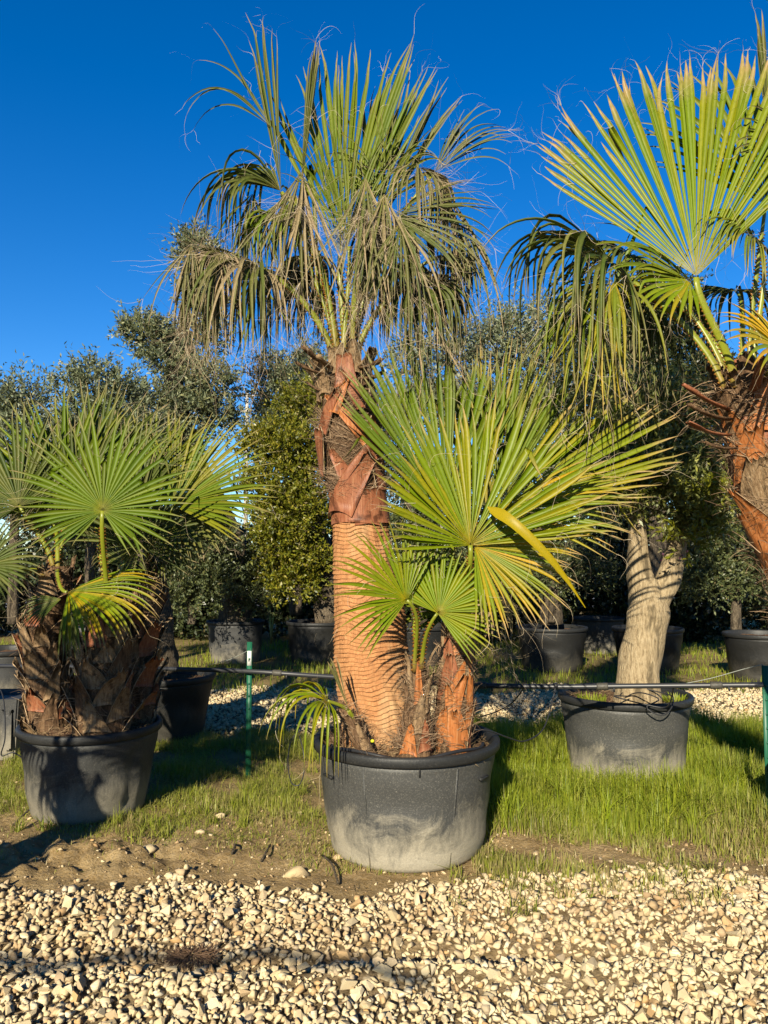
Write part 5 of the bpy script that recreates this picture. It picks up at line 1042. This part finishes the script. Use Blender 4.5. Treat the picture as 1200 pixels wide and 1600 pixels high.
dtube([P(868, 1073, 5.0), P(862, 1100, 4.95), P(848, 1140, 4.8), P(820, 1158, 4.6), P(795, 1153, 4.4), P(765, 1142, 4.25), P(742, 1140, 4.2)], 'thin drip tube looping from the pipe into the right side of the big pot')
dtube([P(820, 1073, 5.08), P(800, 1098, 5.3), P(775, 1112, 5.4), P(745, 1122, 5.4)], 'short drip tube drooping from the pipe right of the big pot')
zr_ = .56 + .012
def opt(ang, rad, z): return np.array((OPX + rad * math.cos(R(ang)), OPY + rad * math.sin(R(ang)), z + .065))
dtube([opt(-110, .2, .52), opt(-95, .30, .58), opt(-88, .42, .60), opt(-80, .49, .57), P(1010, 1105, 5.18), P(1032, 1118, 5.16), P(1048, 1108, 5.18), P(1052, 1090, 5.25), opt(-60, .40, .58), opt(-70, .28, .60), opt(-90, .22, .62), opt(-115, .2, .55)], 'coiled drip tube hanging over the front rim of the olive pot')
dtube([P(1052, 1072, 4.86), P(1050, 1088, 5.0), P(1040, 1105, 5.14), P(1005, 1100, 5.2), P(960, 1088, 5.3), opt(-100, .3, .56)], 'drip tube running down from the pipe to the olive pot')
a = np.linspace(R(195), R(350), 40)
p = np.stack([MPX + .425 * np.cos(a), MPY + .425 * np.sin(a) , .603 + .012 * np.sin(a * 5) - .03], -1); o = tube_obj('drip_ring', p, .010, M['tube'], None, 8, loc=p[0]); tag(o, 'black watering ring lying on the soil along the front inside the big pot', 'drip ring')
dtube([P(492, 1150, 4.1), P(476, 1140, 4.0), P(456, 1155, 3.95), P(450, 1190, 3.93), P(455, 1222, 3.93), P(468, 1226, 3.93), P(475, 1205, 3.93), P(474, 1175, 3.95), P(468, 1150, 4.0)], 'thin drip tube loop hanging beside the left rim of the big pot', .003)
dtube([P(352, 1046, 5.75), P(350, 1075, 5.8), P(345, 1105, 5.95)], 'short drip tube hanging from the pipe left of the labelled post', .003)
dtube([P(-10, 1062, 5.4), P(5, 1090, 5.2), P(8, 1150, 5.0), P(2, 1180, 4.9), P(20, 1176, 4.9), P(38, 1186, 4.9)], 'drip tube curling on the grass at the left edge', .004)
o = tube_obj('string', smooth_path([P(1060, 1070, 4.83), P(1110, 1060, 4.78), P(1160, 1046, 4.74), P(1192, 1038, 4.70)], 10), .0022, M['wire'], None, 5, loc=P(1060, 1070, 4.83)); tag(o, 'pale string tied from the pipe up to the right green post', 'string')
o = tube_obj('string', smooth_path([P(322, 1040, 5.82), P(360, 1030, 5.8), P(392, 1014, 5.72)], 8), .002, M['wire'], None, 5, loc=P(322, 1040, 5.82)); tag(o, 'thin string tied from the pipe to the labelled green post', 'string')
c = P(582, 1158, 3.99); o = build('yellow_clip', lathe([(.001, -.006), (.009, -.005), (.010, .003), (.006, .008), (.001, .009)], c, 12)[0], lathe([(.001, -.006), (.009, -.005), (.010, .003), (.006, .008), (.001, .009)], c, 12)[1], M['yellow'], None, True, None, c); tag(o, 'tiny bright yellow clip on the soil at the front of the big pot', 'clip')
# square grey tray at the left edge
def rbox(c, sx, sy, sz, taper=.9, name='crate_body', m='pot_grey', parent=None):
    bm = bmesh.new(); bmesh.ops.create_cube(bm, size=1)
    for v in bm.verts:
        k = 1 if v.co.z > 0 else taper; v.co.x *= sx * k; v.co.y *= sy * k; v.co.z = (v.co.z + .5) * sz
    top = [f for f in bm.faces if f.normal.z > .9]; bmesh.ops.inset_region(bm, faces=top, thickness=.025); 
    for f in top: 
        for v in f.verts: v.co.z -= .05
    bmesh.ops.bevel(bm, geom=bm.edges[:], offset=.012, segments=2, affect='EDGES')
    V = [tuple(np.array(v.co) + c) for v in bm.verts]; bm.verts.index_update(); Fc = [tuple(v.index for v in f.verts) for f in bm.faces]; bm.free()
    return build(name, V, Fc, M[m], parent, False)
c = P(2, 1100, 6.35); c[2] = gh(c[0], c[1]); t = thing('square_planter', c, 'square grey plastic planter at the left edge behind the clump', 'planter')
rbox(c, .52, .52, .50, .85, 'planter_body', 'pot_grey', t)
V, F = lathe([(.001, .43), (.20, .44)], c, 24); build('soil', V, F, M['soil'], t)
for k in range(2):
    rbox(c + np.array((.06 + k * .12, -.262, .1)), .07, .012, .30, 1, 'panel', 'pot_grey', t)

# ------------------------------------------------------------------ weeds and scraps
def weed(px, py, label, n=9, s=.06, z=None, Y_=None, seed=0):
    c = G(px, py) if Y_ is None else P(px, py, Y_); c[2] = gh(c[0], c[1]) if z is None else z; r = np.random.RandomState(seed); o = thing('weed', c, label, 'weed')
    for k in range(n):
        az = r.uniform(0, 6.28); d = np.array((math.cos(az), math.sin(az), r.uniform(.6, 1.8))); d = nrm(d); sd_ = nrm(np.cross(d, (0, 0, 1))); L = s * r.uniform(.6, 1.3); e = []
        for q in range(7):
            f = q / 6; p = c + d * L * f + np.array((0, 0, -.25 * L * f * f)); w_ = L * .30 * math.sin(PI * min(1, f * .9 + .08)) * (f > .25) + .0015
            e += [p - sd_ * w_, p + (0, 0, -.15 * w_), p + sd_ * w_]
        F = []
        for q in range(6): F += [(3 * q, 3 * q + 1, 3 * q + 4, 3 * q + 3), (3 * q + 1, 3 * q + 2, 3 * q + 5, 3 * q + 4)]
        build('leaf', e, np.array(F), M['flesh_leaf'], o, True)
weed(772, 1282, 'broad leaved weed growing right beside the foot of the big pot', 10, .075, seed=1)
weed(208, 1145, 'small weed tuft by the left pot', 5, .03, seed=2)
weed(1150, 1330, 'low weed at the grass edge on the right', 6, .04, seed=3)
weed(690, 1160, 'tiny green weed on the soil at the front of the big pot', 5, .035, z=.55, Y_=3.98, seed=4)
for (px, lab, dx, dy) in [(915, 'small green weeds on the left side of the olive pot soil', -.27, -.12), (1055, 'small green weeds on the right side of the olive pot soil', .33, -.12)]:
    r = np.random.RandomState(px); n = 160; a = r.uniform(0, 6.28, n); q = np.sqrt(r.uniform(0, 1, n)) * .10
    x = OPX + dx + q * np.cos(a); y = OPY + dy + q * np.sin(a)
    blades('weeds', x, y, r.uniform(.02, .07, n), .005, lab, .1 + 0 * x, px, .8, z=np.full(n, .555))
# dead frond scrap on the gravel
g = G(300, 1502); r = np.random.RandomState(4); n = 420; a = r.uniform(0, 6.28, n); q = np.sqrt(r.uniform(0, 1, n))
st = np.stack([g[0] + .08 * q * np.cos(a), g[1] + .05 * q * np.sin(a), gh(g[0], g[1]) + .035 + .015 * (1 - q)], -1)
V, F = ribbons(st, np.stack([np.cos(a), np.sin(a), r.uniform(-.1, .4, n)], -1), r.uniform(.03, .07, n), .004, 5, .5, .3, 3)
o = build('dead_tuft', V, F, M['fibre'], None, False, np.tile((.95, .1, 0), (len(V), 1)), g); tag(o, 'dark brown dead tuft of fibre lying on the gravel', 'plant scrap')
for (x0, y0, x1, y1, lab) in [(408, 1352, 422, 1330, 'short dark twig on the soil left of the big pot'), (362, 1345, 366, 1328, 'short dark twig standing in the bare soil'), (505, 1345, 528, 1385, 'dark dead stick by the front left of the big pot'), (20, 1290, 62, 1262, 'thin pale stick in the shade at lower left')]:
    a_, b_ = G(x0, y0), G(x1, y1); a_[2] = gh(a_[0], a_[1]) + .01; b_[2] = gh(b_[0], b_[1]) + .02
    o = tube_obj('twig', smooth_path([a_, (a_ + b_) / 2 + (.01, 0, .02), b_], 8), .006, M['bark_dark'], None, 6, loc=a_); tag(o, lab, 'twig')

# ------------------------------------------------------------------ far utility pole with wires
pb_ = P(383, 880, 62); pt_ = P(383, 612, 62); up_ = thing('utility_pole', (pb_[0], 62, 0), 'distant pale utility pole with crossarms above the left clump', 'utility pole')
tube_obj('pole', [(pb_[0], 62, 0), (pb_[0], 62, pt_[2])], [.2, .13], M['concrete'], up_, 10)
for k, dz in enumerate((.35, 1.6)):
    z = pt_[2] - dz; tube_obj('crossarm', [(pb_[0] - 1.1, 62, z), (pb_[0] + 1.1, 62, z)], .07, M['concrete'], up_, 6)
    for x in (-1, -.35, .35, 1):
        V, F = lathe([(.01, 0), (.07, .02), (.05, .1), (.08, .14), (.03, .26), (.01, .27)], (pb_[0] + x, 62, z + .07), 8); build('insulator', V, F, M['pipe'], up_)
for k, (dz, dx) in enumerate(((.05, -1), (.15, 1), (1.3, -.35), (1.4, 1))):
    z = pt_[2] - dz; L = [(pb_[0] + t, 62 + t * .05, z - .9 * (1 - ((abs(t) - 15) / 15) ** 2) if abs(t) < 30 else z) for t in np.linspace(-30, 30, 31)]
    L = [np.array(q) + (dx, 0, 0) for q in L]
    o = tube_obj('overhead_wire', L, .028, M['pipe'], None, 5, loc=L[0]); tag(o, ['topmost overhead wire on the front of the distant pole', 'second overhead wire from the top of the distant pole', 'third overhead wire, on the lower crossarm left', 'lowest overhead wire on the right end of the crossarm'][k], 'overhead wire', 'wires of the distant utility pole')
# pale low wall glimpsed through the gaps
wv = bpy.data.meshes.new('x'); bpy.data.meshes.remove(wv)
o = rbox(np.array((-6, 40, 0)), 9, .4, 2.2, 1, 'boundary_wall', 'wall_far'); tag(o, 'pale far wall glimpsed through the gap left of the tall palm', 'wall')
yb = -2.2; zb2 = (3.08 - yb) * math.tan(SUN_EL) / math.cos(SUN_AZ)  # unseen black tube added behind the camera to cast the thin gravel shadow
rr_ = np.random.RandomState(2); cb = [(x, yb + .02 * rr_.normal(), zb2 + .035 * math.sin(x * 2.1) + .02 * rr_.normal()) for x in np.linspace(-7, -1.2, 40)]
o = tube_obj('added_shadow_caster', cb, .022, M['pipe'], None, 8, loc=cb[0]); tag(o, 'black hose added unseen behind the camera to throw the thin gravel shadow', 'caster')
def mark(ang, z, w, h, name, m, out=.003):
    zz = np.linspace(z, z + h, 4); aa = np.linspace(-w, w, 5) / .5 + R(ang); V = []
    for q in (0, 1):
        for z_ in zz:
            rad = .405 + (.493 - .405) * (z_ / .555) ** .85 + (out if q else -.006)
            for a_ in aa: V.append((MPX + rad * math.cos(a_), MPY + rad * math.sin(a_), z_ - .015 + float(gh(MPX, MPY))))
    ix = np.arange(20).reshape(4, 5); q = np.stack([ix[:-1, :-1], ix[:-1, 1:], ix[1:, 1:], ix[1:, :-1]], -1).reshape(-1, 4)
    ring = list(ix[0]) + list(ix[1:, -1]) + list(ix[-1, -2::-1]) + list(ix[-2:0:-1, 0]); rg = [(a_, b_, b_ + 20, a_ + 20) for a_, b_ in zip(ring, ring[1:] + ring[:1])]
    return build(name, V, np.vstack([q[:, ::-1], q + 20, np.array(rg)]), M[m], main_pot, False)
mark(-84, .505, .004, .05, 'mould_mark', 'rim', .006)
for a_ in (-35, -150): mark(a_, .44, .045, .012, 'grip_ledge', 'rim', .014)
for a_ in (-60, -118): mark(a_, .03, .004, .50, 'mould_seam', 'pot', .0035)
pipe = [o for o in col.objects if o.name.startswith('irrigation_pipe')][0]
for f in (.18, .36, .60, .78, .93):
    i_ = int(f * 69); c_ = pl[i_]; d_ = nrm(pl[i_ + 1] - pl[i_ - 1]) * .035
    tube_obj('coupling', [c_ - d_, c_ - d_ * .8, c_ + d_ * .8, c_ + d_], [.020, .023, .023, .020], M['rim'], pipe, 10)
    tube_obj('dripper', [c_ + d_ * 2, c_ + d_ * 2 + (0, -.012, -.035)], [.008, .006], M['tube'], pipe, 6)
